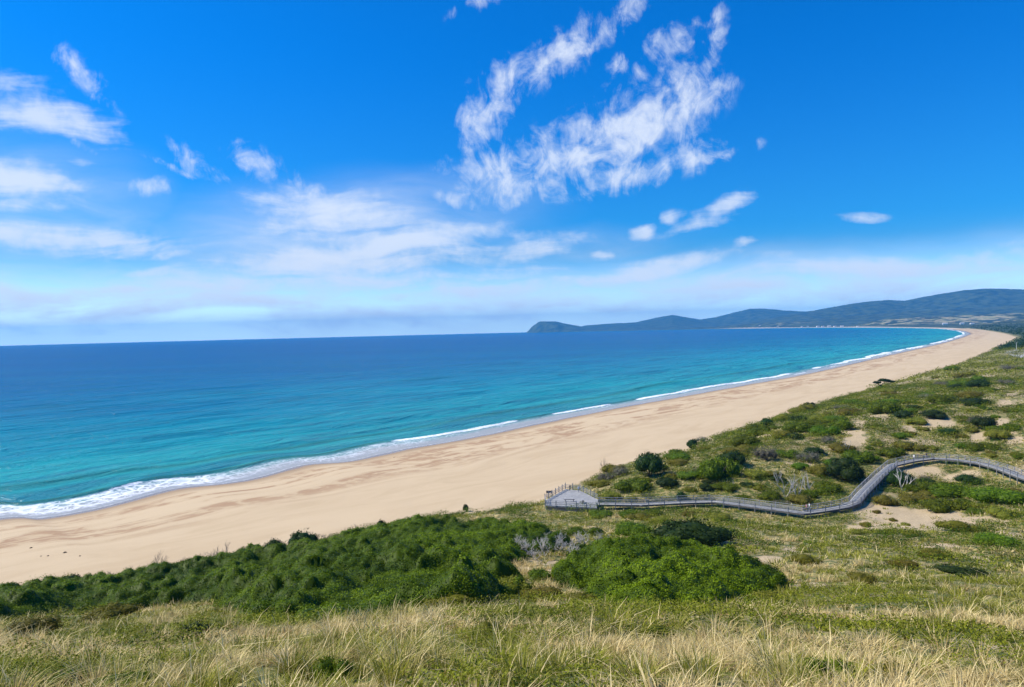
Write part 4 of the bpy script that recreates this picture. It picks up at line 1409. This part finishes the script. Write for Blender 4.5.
# ------------------------------------------------------------------ low ground cover
def cover(r0, r1, nper, size, hgt, thr, seed, leafn=0.2):
    area = 0.5 * R(84) * (r1 ** 2 - r0 ** 2)
    k = int(area * nper)
    a = (rng.random(k) * 2 - 1) * R(42); r = np.sqrt(r0 ** 2 + rng.random(k) * (r1 ** 2 - r0 ** 2))
    x, y = r * np.sin(a), r * np.cos(a)
    m = fbm(x, y, 6.5 if r0 < 300 else 14, 4, seed) + 0.04 * sstep(20, 90, x) * sstep(60, 150, r)
    v = veg_sd(x, y)
    dens = sstep(thr, thr + 0.07, m)
    kp = (rng.random(k) < dens) & (v > 1.5) & (seg_dist(x, y, BWXY) > 2.2)
    x, y, m, dens = x[kp], y[kp], m[kp], dens[kp]
    kp = (~thick_cover(x, y)) & (bare_mask(x, y) < 0.4)
    x, y, m, dens = x[kp], y[kp], m[kp], dens[kp]
    w_, i_ = worley(x, y, hgt * 2.6, seed)
    h = hgt * dens * np.sqrt(np.clip(1 - (w_ * 1.1) ** 2, 0.05, 1)) * (0.5 + 0.8 * i_)
    z = height(x, y) + h * (0.45 + 0.65 * rng.random(len(x)))
    N = np.tile([0, 0, 1.0], (len(x), 1))
    V1, F1 = leaves(np.stack([x, y, z], 1), N, size, 0.9)
    T = np.clip(0.1 + 0.5 * rng.random(len(x)) + 0.5 * (i_ - 0.4), 0, 1)
    return V1, F1, T


CV = []
off = 0; VV, FF, TT = [], [], []
for args in ((9, 30, 190, 0.070, 0.66, 0.515, 411), (30, 80, 66, 0.13, 0.8, 0.515, 412), (80, 220, 16, 0.24, 1.0, 0.485, 413), (220, 480, 4.6, 0.45, 1.6, 0.44, 414), (480, 1200, 0.6, 1.0, 2.6, 0.42, 415)):
    v1, f1, t1_ = cover(*args)
    VV.append(v1); FF.append(f1 + off); TT.append(np.repeat(t1_, 4)); off += len(v1)
co = mesh_obj("ground_cover", np.vstack(VV), np.vstack(FF), M_COVER)
add_attr(co, 'tint', np.concatenate(TT))
tag(co, 'low green mats of creeping shrub between the tussocks', 'ground cover', kind='stuff')
print("COVER faces", len(co.data.polygons))

VV, FF, TT = [], [], []; off = 0
for args in ((100, 240, 20, 0.24, 1.5, 0.505, 431), (240, 460, 8, 0.36, 1.9, 0.49, 432)):
    v1, f1, t1_ = cover(*args)
    VV.append(v1); FF.append(f1 + off); TT.append(np.repeat(t1_ * 0.7, 4)); off += len(v1)
sc2 = mesh_obj("dune_scrub", np.vstack(VV), np.vstack(FF), M_THICK)
add_attr(sc2, 'tint', np.concatenate(TT))
tag(sc2, 'dense dark green scrub merging over the dune slopes', 'scrub', kind='stuff')

# far woodland beyond the end of the beach
k = 9000
a = np.radians(rng.uniform(20, 44, k)); r = 1050 * np.exp(rng.random(k) * math.log(3.9))
x, y = r * np.sin(a), r * np.cos(a)
v = veg_sd(x, y); kp = (v > 8)
x, y, r = x[kp], y[kp], r[kp]
z = height(x, y); hs_ = 2.2 + 4.5 * rng.random(len(x))
m_ = 14
P = np.repeat(np.stack([x, y, z], 1), m_, 0)
dd = rng.normal(size=(len(P), 3)); dd /= np.linalg.norm(dd, axis=1)[:, None]; dd[:, 2] = np.abs(dd[:, 2])
hh = np.repeat(hs_, m_)
P = P + dd * np.stack([hh * 0.7, hh * 0.7, hh], 1)
V1, F1 = leaves(P, dd, 2.6, 0.6)
fw = mesh_obj("far_woodland", V1, F1, M_DARK)
add_attr(fw, 'tint', np.repeat(np.clip(np.repeat(rng.random(len(x)), m_) * 0.6 + rng.random(len(P)) * 0.4, 0, 1), 4))
tag(fw, 'dark scrub woodland behind the far end of the beach', 'woodland', kind='stuff')


# ------------------------------------------------------------------ dead and leafless shrubs
def branchy(seed, h=1.0, spread=0.8, levels=4, r0=0.03, kids=3):
    r = random.Random(seed)
    m = MB()

    def grow(p, d, L, rad__, lv):
        q = p + d * L * 0.55 + Vector((r.uniform(-.1, .1), r.uniform(-.1, .1), r.uniform(-.05, .1))) * L
        e = q + (d + Vector((r.uniform(-.35, .35), r.uniform(-.35, .35), r.uniform(-.1, .25)))).normalized() * L * 0.45
        m.tube([p, q, e], [rad__, rad__ * .8, rad__ * .6], 4)
        if lv <= 0:
            return
        for k_ in range(kids):
            nd = (d + Vector((r.uniform(-1, 1), r.uniform(-1, 1), r.uniform(-.2, .7))) * spread).normalized()
            grow(e if k_ else q, nd, L * r.uniform(.55, .8), rad__ * 0.58, lv - 1)
    for k_ in range(3):
        a_ = k_ * 2.1 + r.random()
        grow(Vector((0, 0, -0.05)), Vector((math.cos(a_) * .7, math.sin(a_) * .7, 0.9)).normalized(), h * 0.42, r0, levels)
    return m


def dead_mesh(seed, mat, **kw):
    m = branchy(seed, **kw)
    me = bpy.data.meshes.new("branches"); me.from_pydata(m.V, [], m.F); me.update(); me.materials.append(mat)
    return me


DEADM = [dead_mesh(s_, M_DEAD, r0=0.045, kids=2, levels=4) for s_ in (1, 2, 3)]
TANGM = [dead_mesh(s_, M_DEAD, r0=0.04, kids=3, levels=4, spread=1.5) for s_ in (7, 8, 9)]
TWIGM = [dead_mesh(s_, M_TWIG, r0=0.026, kids=3, levels=4, spread=1.0) for s_ in (4, 5, 6)]
DEAD = [(786, 498, 20, 'w', 'white leafless dead tree in the cluster above the boardwalk, tallest stem', 26), (797, 500, 24, 'w', 'white leafless dead tree at the middle of the cluster near the couple', 24),
        (808, 494, 18, 'w', 'slender bleached dead tree at the uphill side of the dead cluster', 16), (779, 486, 14, 'w', 'small bleached dead tree at the beach side of the dead cluster', 14),
        (903, 492, 20, 'w', 'bleached forked dead branches under the uphill bend of the boardwalk', 26), (893, 486, 12, 'w', 'short bleached dead branch beside the forked ones at the bend', 16),
        (733, 490, 8, 'w', 'single short bleached stick by the rounded green bush', 6), (846, 454, 12, 'w', 'pale dead twigs on the dune above the boardwalk angle', 14),
        (526, 556, 16, 'g', 'silvery dead branches at the thicket side of the bleached tangle', 26), (545, 557, 18, 'g', 'silvery dead branches lower in the bleached tangle above the sand scar', 24),
        (566, 556, 16, 'g', 'silvery dead branches at the middle of the bleached tangle', 26), (582, 551, 20, 'g', 'tallest silvery dead branches of the bleached tangle near the dome', 26), (601, 547, 14, 'g', 'small silvery dead branches at the dome end of the bleached tangle', 18),
        (655, 553, 14, 'g', 'pale dead twigs between the dome and the long flat dark bush', 20),
        (519, 552, 16, 'g', 'silvery dead branches at the beach end of the bleached tangle', 24), (556, 551, 16, 'g', 'silvery dead branches higher in the middle of the bleached tangle', 26),
        (574, 560, 14, 'g', 'silvery dead branches lying above the sand scar by the dome', 26), (535, 561, 12, 'g', 'low silvery dead branches just over the pale sand scar', 24),
        (548, 546, 12, 'g', 'silvery dead branches at the upper edge of the bleached tangle', 22),
        (115, 585, 15, 't', 'grey brown leafless twigs on the beach edge next to the dark rounded bush', 30), (140, 580, 13, 't', 'thin grey leafless twigs on the beach edge against the sand', 30),
        (158, 576, 15, 't', 'grey leafless shrub on the beach edge between two others like it', 26), (205, 568, 14, 't', 'brown grey leafless shrub on the beach edge beside the green bush top', 30),
        (222, 566, 12, 't', 'thin leafless shrub just short of the upright dark bush', 22), (287, 556, 16, 't', 'bare twiggy shrub between the two dark upright bushes', 18), (258, 561, 12, 't', 'bare twiggy shrub beside the darkest upright bush', 18),
        (604, 472, 9, 't', 'lone bare twig bush on the sand edge behind the platform', 8), (330, 546, 10, 't', 'bare brown twigs at the beach edge past the tall dark bush', 24), (355, 540, 9, 't', 'low brown twigs on the beach edge near the sand curve', 26),
        (100, 586, 10, 't', 'small bare twigs behind the dark rounded bush', 20), (176, 573, 12, 't', 'leafless grey twigs in front of the green bush top', 20)]
for i_, (px, py, h, kd, lab, w) in enumerate(DEAD):
    g = on_ground(px, py)
    if g is None:
        continue
    hh = h * g[1] / F_PX
    me = {'t': TWIGM, 'g': TANGM, 'w': DEADM}[kd][i_ % 3]
    o = bpy.data.objects.new("dead_shrub" if kd != 't' else "leafless_shrub", me); COL.objects.link(o)
    o.location = (g[0] * 1.004, g[1] * 1.004, g[2] + (0.7 if kd == 'g' else 0) - 0.05)
    sxy = w / 2 * g[1] / F_PX * 1.25
    zz_ = (1.0, 1.5, 1.2, 1.7, 0.9)[i_ % 5] if kd == 't' else 1.25
    o.scale = (sxy * 1.2, sxy, hh / 0.95 * zz_); o.rotation_euler = (0, 0, i_ * 1.3)
    if kd == 'g':
        o.location.z = g[2] - 0.05; o.scale.z = (hh) / 0.95 * 1.1
    tag(o, lab, 'dead shrub')

# windswept tree leaning on the beach side of the dune
g = on_ground(884, 389)
k_ = g[1] / F_PX
e = empty("windswept_tree", (g[0], g[1], g[2] - 0.1))
m = MB()
m.tube([(-2.5 * k_, 0, 0), (-3 * k_, 0, 3.5 * k_), (-1 * k_, 0, 6 * k_), (4 * k_, 0, 8 * k_)], [.28, .24, .2, .1], 7)
m.tube([(-3 * k_, 0, 3.5 * k_), (-7 * k_, 0.3, 5.5 * k_), (-9 * k_, .3, 6.5 * k_)], [.17, .12, .06], 6)
m.tube([(1 * k_, 0, 7 * k_), (6 * k_, -.3, 7.5 * k_), (9 * k_, -.3, 7 * k_)], [.14, .1, .05], 6)
m.build("trunk", M_BARK, e, True)
for (dx, dz, rr, hh_) in ((-7, 5.5, 4.5, 2.6), (0, 7.2, 6.5, 3.2), (7, 6.2, 4.5, 2.5)):
    c = bpy.data.objects.new("foliage", CROWNS['dark'][1]); COL.objects.link(c); c.parent = e
    c.location = (dx * k_, 0, dz * k_); c.scale = (rr * k_, rr * k_ * .7, hh_ * k_ / .75)
tag(e, 'dark flat topped windswept tree alone on the dune crest against the beach', 'tree')
for (px, py, h, lab) in ((807, 410, 7, 'small dark leaning tree on the beach edge short of the windswept one'), (812, 408, 5, 'tiny round bush beside the small leaning tree on the beach edge')):
    g = on_ground(px, py); k_ = g[1] / F_PX
    e = empty("coastal_bush", tuple(g))
    c = bpy.data.objects.new("crown", CROWNS['dark'][2]); COL.objects.link(c); c.parent = e
    c.location = (0, 0, h * k_ * 0.3); c.scale = (h * k_ * .75, h * k_ * .6, h * k_ * .9)
    s_ = bpy.data.objects.new("stem", STEMS[0]); COL.objects.link(s_); s_.parent = e; s_.scale = (h * k_ * .6, h * k_ * .6, h * k_ * 0.9)
    tag(e, lab, 'shrub')

# ------------------------------------------------------------------ boardwalk
M_DECK, nt, out = material("weathered_deck_boards")
pos = nt.n('ShaderNodeTexCoord').outputs['Object']
wv_ = nt.attr('along')
bd = nt.n('ShaderNodeTexWave', wave_type='BANDS', bands_direction='X', ins={'Vector': nt.n('ShaderNodeCombineXYZ', ins={0: wv_, 1: 0.0, 2: 0.0}).outputs[0], 'Scale': 2.2}).outputs['Fac']
nz = nt.noise(pos, 1.5, 4, 0.6)
c = nt.mix(nt.mapr(nz, 0.3, 0.7), (0.29, 0.285, 0.275), (0.44, 0.425, 0.40))
c = nt.mix(nt.mapr(bd, 0.22, 0.0), c, (0.08, 0.08, 0.08))
p = nt.n('ShaderNodeBsdfPrincipled', ins={'Base Color': c, 'Roughness': 0.8})
nt.link(p.outputs[0], out.inputs[0])
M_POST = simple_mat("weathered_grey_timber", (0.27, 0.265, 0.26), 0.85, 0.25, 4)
M_JOIST = simple_mat("dark_timber_underdeck_shade", (0.09, 0.085, 0.08), 0.9, 0.3, 3)  # underdeck shade painted into the bearers' tone; benches and shoes reuse it

_b = np.array(BW)
PB = np.vstack([_b[i] + (_b[i + 1] - _b[i]) * f for i in range(len(_b) - 1) for f in (0, .2, .5, .8)] + [_b[-1]])
seg_l = np.linalg.norm(PB[1:, :2] - PB[:-1, :2], axis=1)
CUM = np.concatenate([[0], np.cumsum(seg_l)])
LEN = CUM[-1]


def bw_at(s):
    x = np.interp(s, CUM, PB[:, 0]); y = np.interp(s, CUM, PB[:, 1]); z = np.interp(s, CUM, PB[:, 2])
    e_ = 0.5
    tx = np.interp(min(s + e_, LEN), CUM, PB[:, 0]) - np.interp(max(s - e_, 0), CUM, PB[:, 0])
    ty = np.interp(min(s + e_, LEN), CUM, PB[:, 1]) - np.interp(max(s - e_, 0), CUM, PB[:, 1])
    l = math.hypot(tx, ty)
    return np.array([x, y, z]), np.array([tx / l, ty / l, 0]), np.array([-ty / l, tx / l, 0])


bwroot = empty("boardwalk", tuple(BW[0] - np.array([0, 0, 1.2])))
tag(bwroot, 'long raised grey timber boardwalk with railings winding over the dunes', 'boardwalk')
inv = Matrix.Translation(bwroot.location).inverted()
HW = 1.1


def attach(o, root):
    o.parent = root
    o.matrix_parent_inverse = Matrix.Translation(root.location).inverted()


ns = int(LEN / 1.0)
V_, F_, AL = [], [], []
for i_ in range(ns + 1):
    s = LEN * i_ / ns
    c_, t_, n_ = bw_at(s)
    for (sd_, dz) in ((-HW, 0), (HW, 0), (HW, -0.22), (-HW, -0.22)):
        V_.append(c_ + n_ * sd_ + np.array([0, 0, dz])); AL.append(s)
    if i_:
        b = i_ * 4; a_ = b - 4
        F_ += [(a_, a_ + 1, b + 1, b)[::-1], (a_ + 1, a_ + 2, b + 2, b + 1)[::-1], (a_ + 2, a_ + 3, b + 3, b + 2)[::-1], (a_ + 3, a_, b, b + 3)[::-1]]
deck = mesh_obj("deck", np.array(V_), np.array(F_), M_DECK)
add_attr(deck, 'along', AL)
attach(deck, bwroot)
for sd_ in (-1, 1):
    mr = MB(); mk = MB()
    npts = int(LEN / 2.0)
    prev = None
    for i_ in range(npts + 1):
        s = LEN * i_ / npts
        c_, t_, n_ = bw_at(s)
        q_ = c_ + n_ * sd_ * (HW - 0.05)
        if prev is not None:
            for zz, hh_, ww in ((1.08, 0.06, 0.14), (0.72, 0.10, 0.04), (0.36, 0.10, 0.04)):
                mr.bar(prev + (0, 0, zz), q_ + (0, 0, zz), ww, hh_)
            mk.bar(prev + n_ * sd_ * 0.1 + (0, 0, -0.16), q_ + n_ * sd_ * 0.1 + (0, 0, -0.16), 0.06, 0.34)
        prev = q_
    o = mr.build("handrail", M_POST); attach(o, bwroot)
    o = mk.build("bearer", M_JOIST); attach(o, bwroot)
npost = 49
for sd_ in (-1, 1):
    for i_ in range(npost):
        s = LEN * (i_ + 0.1) / npost
        c_, t_, n_ = bw_at(s)
        q_ = c_ + n_ * sd_ * (HW + 0.02)
        gz = float(height(np.array([q_[0]]), np.array([q_[1]]))[0]) - 0.3
        mp_ = MB(); mp_.bar((q_[0], q_[1], min(gz, q_[2] - 0.3)), (q_[0], q_[1], q_[2] + 1.12), 0.14, 0.14, up=(0, 1, 0))
        o = mp_.build("post", M_POST); attach(o, bwroot)

# ------------------------------------------------------------------ viewing platform
PZ = 7.6
pl_px = [(545, 500.5), (565.5, 489), (580, 490.5), (598, 499.5), (597, 508), (546, 505.5)]
PL = [unp(x, y, z=PZ) for x, y in pl_px]
proot = empty("viewing_platform", (PL[0][0], PL[0][1], PZ - 1.3))
tag(proot, 'grey timber viewing platform with railings at the beach end of the boardwalk', 'viewing platform')
m = MB(); m.poly([(p_[0], p_[1], PZ + 0.004) for p_ in PL][::-1], 0.2)
m2 = m.build("deck", M_DECK)
add_attr(m2, 'along', [v[0] * 0.7 + v[1] * 0.7 for v in m.V])
attach(m2, proot)
mj = MB(); mr = MB()
edges = [(i_, (i_ + 1) % 6) for i_ in range(6)]
pc = np.mean(PL, 0)
for a_, b_ in edges:
    A_, B_ = PL[a_], PL[b_]
    L_ = np.linalg.norm(B_ - A_)
    mj.bar(A_ + (0, 0, -0.45), B_ + (0, 0, -0.45), 0.1, 0.5)
    if (a_, b_) == (3, 4):
        continue
    for zz, hh_, ww in ((1.10, 0.06, 0.14), (0.75, 0.10, 0.04), (0.40, 0.10, 0.04)):
        mr.bar(A_ + (0, 0, zz), B_ + (0, 0, zz), ww, hh_)
    k_ = max(1, int(round(L_ / 2.1)))
    for i_ in range(k_):
        q_ = A_ + (B_ - A_) * i_ / k_
        gz = float(height(np.array([q_[0]]), np.array([q_[1]]))[0]) - 0.3
        back = a_ in (0, 1, 2)
        mp_ = MB(); mp_.bar((q_[0], q_[1], min(gz, PZ - 0.5)), (q_[0], q_[1], PZ + (1.55 if back else 1.15)), 0.15, 0.15, up=(0, 1, 0))
        o = mp_.build("post", M_POST); attach(o, proot)
o = mj.build("bearer", M_JOIST); attach(o, proot)
o = mr.build("handrail", M_POST); attach(o, proot)
# timber skirt boards along the side that faces up the slope
ms2 = MB()
for a_, b_ in ((4, 5), (5, 0)):
    A_, B_ = PL[a_], PL[b_]
    for q_ in range(3):
        ms2.bar(A_ + (0, 0, -0.72 - q_ * 0.28), B_ + (0, 0, -0.72 - q_ * 0.28), 0.05, 0.22)
o = ms2.build("skirt", M_POST); attach(o, proot)


def bench(px, py, L_, rot, lab, nm='bench'):
    p_ = unp(px, py, z=PZ + 0.006)
    e = empty(nm, tuple(p_), rot)
    s_ = MB()
    for q_ in (-0.15, 0.0, 0.15):
        s_.bar((-L_ / 2, q_, 0.45), (L_ / 2, q_, 0.45), 0.13, 0.05)
    s_.build("seat", M_JOIST, e)
    for q_ in (-L_ / 2 + 0.3, L_ / 2 - 0.3):
        l_ = MB(); l_.bar((q_, 0, 0), (q_, 0, 0.422), 0.12, 0.32, up=(0, 1, 0)); l_.build("leg", M_JOIST, e)
    tag(e, lab, 'bench')


bench(569.5, 501.5, 2.4, 0.0, 'long dark timber bench in the middle of the platform deck')
bench(583, 503, 1.2, 1.3, 'short dark bench near the ramp side of the platform deck')

M_SIGN = simple_mat("dark_sign_panel", (0.05, 0.045, 0.05), 0.5, 0.2, 4)
sg = on_ground(549.5, 497.5)
e = empty("information_sign", tuple(sg), -0.35)
for q_ in (-0.7, 0.7):
    l_ = MB(); l_.bar((q_, 0, -0.2), (q_, 0, 1.5), 0.09, 0.09, up=(0, 1, 0)); l_.build("post", M_POST, e)
l_ = MB(); l_.bar((-0.8, -0.06, 1.25), (0.8, -0.06, 1.35), 0.05, 0.62); l_.build("panel", M_SIGN, e)
tag(e, 'dark information board on two posts at the seaward corner of the platform', 'sign')

# ------------------------------------------------------------------ people
M_SKIN = simple_mat("skin", (0.50, 0.31, 0.22), 0.6, 0.08, 5)
def cloth(nm, c): return simple_mat(nm, c, 0.85, 0.1, 6)
C_WHITE, C_DARK, C_PINK, C_BLUE, C_GREY = cloth("white_cotton", (0.75, 0.75, 0.74)), cloth("dark_cotton", (0.03, 0.035, 0.05)), cloth("pink_cotton", (0.55, 0.22, 0.26)), cloth("denim", (0.06, 0.10, 0.2)), cloth("grey_cotton", (0.3, 0.3, 0.32))
M_HAIR = simple_mat("brown_hair", (0.05, 0.03, 0.02), 0.7, 0.3, 9)


def person(px, py, z, face, top, legs, label, h=1.72, stride=0.22, armf=0.2):
    # one skinned skeleton: pelvis, spine, neck, head, legs, arms
    J = {'pel': (0, 0, .93, .115, .10), 'wai': (0, 0, 1.08, .12, .09), 'che': (0, 0.01, 1.30, .155, .105), 'nek': (0, 0.01, 1.47, .052, .055), 'hd0': (0, 0.02, 1.56, .075, .085), 'hd1': (0, 0.02, 1.66, .075, .09), 'hd2': (0, .015, 1.72, .045, .05)}
    for s_, n_ in ((-1, 'l'), (1, 'r')):
        f = stride * s_
        J['hip' + n_] = (0.09 * s_, 0, .88, .085, .085)
        J['kne' + n_] = (0.10 * s_, f * .55 + .03, .50, .058, .058)
        J['ank' + n_] = (0.10 * s_, f, .09, .038, .042)
        J['toe' + n_] = (0.11 * s_, f + .17, .035, .032, .03)
        J['sho' + n_] = (0.175 * s_, 0, 1.40, .052, .052)
        J['elb' + n_] = (0.235 * s_, -f * .4, 1.13, .038, .038)
        J['wri' + n_] = (0.24 * s_, -f * .6 + armf * .6, .90, .026, .028)
        J['han' + n_] = (0.24 * s_, -f * .65 + armf * .7, .82, .03, .018)
    E = [('pel', 'wai'), ('wai', 'che'), ('che', 'nek'), ('nek', 'hd0'), ('hd0', 'hd1'), ('hd1', 'hd2')]
    for n_ in 'lr':
        E += [('pel', 'hip' + n_), ('hip' + n_, 'kne' + n_), ('kne' + n_, 'ank' + n_), ('ank' + n_, 'toe' + n_), ('che', 'sho' + n_), ('sho' + n_, 'elb' + n_), ('elb' + n_, 'wri' + n_), ('wri' + n_, 'han' + n_)]
    keys = list(J)
    me = bpy.data.meshes.new("person")
    me.from_pydata([J[k][:3] for k in keys], [(keys.index(a), keys.index(b)) for a, b in E], [])
    o = bpy.data.objects.new("person", me); COL.objects.link(o)
    md = o.modifiers.new("skin", 'SKIN'); md.use_smooth_shade = True
    sv_ = me.skin_vertices[0].data
    for i_, k in enumerate(keys):
        sv_[i_].radius = J[k][3:5]; sv_[i_].use_root = (k == 'pel')
    o.modifiers.new("sub", 'SUBSURF').levels = 2
    dg = bpy.context.evaluated_depsgraph_get()
    ev = o.evaluated_get(dg)
    nm_ = bpy.data.meshes.new_from_object(ev)
    o.modifiers.clear(); o.data = nm_
    nm_.materials.clear()
    for mt in (M_SKIN, top, legs, M_HAIR, M_JOIST):
        nm_.materials.append(mt)
    for f in nm_.polygons:
        c_ = f.center
        if c_.z > 1.50:
            f.material_index = 3 if (c_.z > 1.67 or c_.y < -0.005) else 0
        elif c_.z > 1.46: f.material_index = 0
        elif abs(c_.x) > 0.19 and c_.z < 1.2: f.material_index = 0
        elif c_.z > 0.95: f.material_index = 1
        elif c_.z > 0.10: f.material_index = 2
        else: f.material_index = 4
    sc_ = h / 1.77
    p_ = unp(px, py, z=z)
    o.location = tuple(p_); o.rotation_euler = (0, 0, face); o.scale = (sc_,) * 3
    tag(o, label, 'person')
    return o


def deck_z(px, py):
    p_ = unp(px, py, z=9.0)
    d_ = np.hypot(PB[:, 0] - p_[0], PB[:, 1] - p_[1])
    return PB[np.argmin(d_), 2] + 0.01


person(914, 460.5, deck_z(914, 460.5), 2.2, C_WHITE, C_WHITE, 'person in white clothes walking on the upper boardwalk past its bend')
person(926.5, 459, deck_z(926.5, 459), -1.0, C_DARK, C_GREY, 'person in a dark top on the upper boardwalk beyond the one in white', h=1.66)
person(806.5, 511.5, deck_z(806.5, 511.5), 1.6, C_PINK, C_DARK, 'person in a pink top walking at the low corner of the boardwalk', h=1.62)
person(809.5, 511, deck_z(809.5, 511), 1.7, C_WHITE, C_BLUE, 'person in a white top and blue trousers at the low corner of the boardwalk', h=1.75)
person(578.5, 492.5, PZ + 0.01, 0.3, C_WHITE, C_GREY, 'person in a white top standing at the back rail of the viewing platform')
person(570, 491.0, PZ + 0.01, 0.3, C_DARK, C_DARK, 'person in dark clothes standing at the seaward rail of the platform', h=1.6)

# ------------------------------------------------------------------ small things on the beach
M_WEED = simple_mat("dried_seaweed", (0.06, 0.04, 0.025), 0.9, 0.3, 4)
for i_, (px, py, lab) in enumerate(((31, 548, 'dark seaweed clump alone on the sand nearest the water edge foam'), (65, 553, 'larger dark seaweed clump on the sand among a few specks'), (48, 556, 'small seaweed clump between the larger ones on the sand'),
                                    (41, 557, 'smallest seaweed speck in the loose line on the sand'), (394, 458, 'dark seaweed scrap on the sand by the brown stain near the water'), (80, 557, 'seaweed scrap at the end of the loose line on the sand'))):
    g = on_ground(px, py)
    m = MB(); r = random.Random(i_)
    sz = (0.28, 0.36, 0.2, 0.15, 0.22, 0.18)[i_]
    for k_ in range(26):
        a_ = r.random() * 6.28; b_ = a_ + r.uniform(-1.5, 1.5)
        m.tube([(math.cos(a_) * sz * r.random(), math.sin(a_) * sz * r.random(), 0.02), (r.uniform(-.3, .3) * sz, r.uniform(-.3, .3) * sz, sz * r.uniform(.2, .55)), (math.cos(b_) * sz, math.sin(b_) * sz, 0.03)], [.05, .06, .03], 4)
    o = m.build("seaweed_clump", M_WEED)
    o.location = tuple(g)
    tag(o, lab, 'seaweed')

# ------------------------------------------------------------------ car park by the far dunes
M_PAVE = simple_mat("pale_gravel_paving", (0.42, 0.40, 0.37), 0.9, 0.12, 0.1)
CP = [unp(x, y, z=8.05) for x, y in ((1004, 352.5), (1012, 350.3), (1026, 348.8), (1046, 349.2), (1046, 358), (1026, 359), (1012, 355.5))]
m = MB(); m.poly([(p_[0], p_[1], 8.25 - (p_[0] ** 2 + p_[1] ** 2) / (2 * EARTH)) for p_ in CP][::-1], 0.5)
o = m.build("car_park", M_PAVE); tag(o, kind='structure', label='pale paved parking area in the far dunes')
p_ = unp(1016.5, 350.5, z=8.2)
e = empty("lamp_post", tuple(p_))
M_WPOLE = simple_mat("white_painted_pole", (0.75, 0.75, 0.74), 0.5, 0.05, 2)
m = MB(); m.tube([(0, 0, 0), (0, 0, 5), (0, 0, 9.5)], [.22, .17, .11], 8); m.build("pole", M_WPOLE, e)
m = MB(); m.bar((-.15, 0, 9.45), (1.6, 0, 9.7), .16, .12); m.bar((1.2, 0, 9.64), (2.1, 0, 9.72), .4, .14); m.build("lamp_arm", M_WPOLE, e)
tag(e, 'tall white pole at the edge of the pale parking area in the dunes', 'lamp post')

# ------------------------------------------------------------------ houses along the far shore
M_HW = simple_mat("white_house_wall", (0.78, 0.76, 0.72), 0.8, 0.08, .2)
M_HR = simple_mat("pale_iron_roof", (0.45, 0.44, 0.43), 0.6, 0.15, .2)


def house_mesh():
    w_, d_, h_, rf = 9, 6, 5, 3.2
    V_ = [(-w_, -d_, -6), (w_, -d_, -6), (w_, d_, -6), (-w_, d_, -6), (-w_, -d_, h_), (w_, -d_, h_), (w_, d_, h_), (-w_, d_, h_), (-w_, 0, h_ + rf), (w_, 0, h_ + rf)]
    wl = [(0, 1, 5, 4), (1, 2, 6), (1, 6, 9, 5), (2, 3, 7, 6), (3, 0, 4, 8, 7)]
    me = bpy.data.meshes.new("wall"); me.from_pydata(V_, [], [(0, 1, 5, 4), (1, 2, 6, 9, 5), (2, 3, 7, 6), (3, 0, 4, 8, 7)]); me.update(); me.materials.append(M_HW)
    Vr = [(-w_ - 1, -d_ - 1, h_ - .4), (w_ + 1, -d_ - 1, h_ - .4), (w_ + 1, 0, h_ + rf + .25), (-w_ - 1, 0, h_ + rf + .25), (w_ + 1, d_ + 1, h_ - .4), (-w_ - 1, d_ + 1, h_ - .4)]
    mr_ = bpy.data.meshes.new("roof"); mr_.from_pydata(Vr, [], [(0, 1, 2, 3), (3, 2, 4, 5)]); mr_.update(); mr_.materials.append(M_HR)
    return me, mr_


HM_, HRF = house_mesh()
hp = [(802, 7980, 1.2), (808, 7950, 1.0), (818, 7500, 1.5), (823, 7300, 1.2), (829, 7200, 1.6), (835, 7080, 1.2), (842, 6900, 1.4), (858, 6500, 1.0), (778, 8500, 1.1), (760, 8900, 1.1),
      (945, 5600, 1.6), (962, 5500, 1.3), (972, 5300, 1.2), (985, 5200, 1.2), (1003, 5100, 1.2)]
ORD = 'first second third fourth fifth sixth seventh eighth ninth tenth'.split()
hp.sort()
for hi_, (px, dist, sc_) in enumerate(hp):
    q_ = far(px, dist)
    for _ in range(30):
        if shore_sd(q_[:1], q_[1:2])[0][0] > 40:
            break
        q_ = q_ * 1.006
    gz = float(height(q_[:1], q_[1:2])[0])
    e = empty("house", (q_[0], q_[1], gz), random.random() * 0.8 - 0.4)
    for nm, me in (("wall", HM_), ("roof", HRF)):
        c = bpy.data.objects.new(nm, me); COL.objects.link(c); c.parent = e; c.scale = (sc_,) * 3
    if px < 900:
        tag(e, '%s tiny white house along the far waterline counting from the headland' % ORD[hi_], 'house', 'houses along the far shore')
    else:
        tag(e, '%s tiny pale farmhouse on the hill fields behind the beach end' % ORD[hi_ - 10], 'house', 'farmhouses on the hill fields')

# ------------------------------------------------------------------ haze
hzm, nt, out = material("sea_haze")
pv = nt.n('ShaderNodeVolumePrincipled')
pv.inputs['Color'].default_value = (0.04, 0.44, 1.0, 1)
pv.inputs['Density'].default_value = 5.6e-5
pv.inputs['Anisotropy'].default_value = 0.0
nt.link(pv.outputs[0], out.inputs['Volume'])
HZ = 24600
zt, zb = 560.0, -9.0 - HZ * HZ / (2 * EARTH) - 6
Vh = [(x, y, z) for z in (zb, zt) for x, y in ((-HZ, -HZ), (HZ, -HZ), (HZ, HZ), (-HZ, HZ))]
o = mesh_obj("haze", np.array(Vh), np.array([(0, 3, 2, 1), (4, 5, 6, 7), (0, 1, 5, 4), (1, 2, 6, 5), (2, 3, 7, 6), (3, 0, 4, 7)]), hzm)
tag(o, 'thin blue sea haze over the bay', 'haze', kind='stuff')
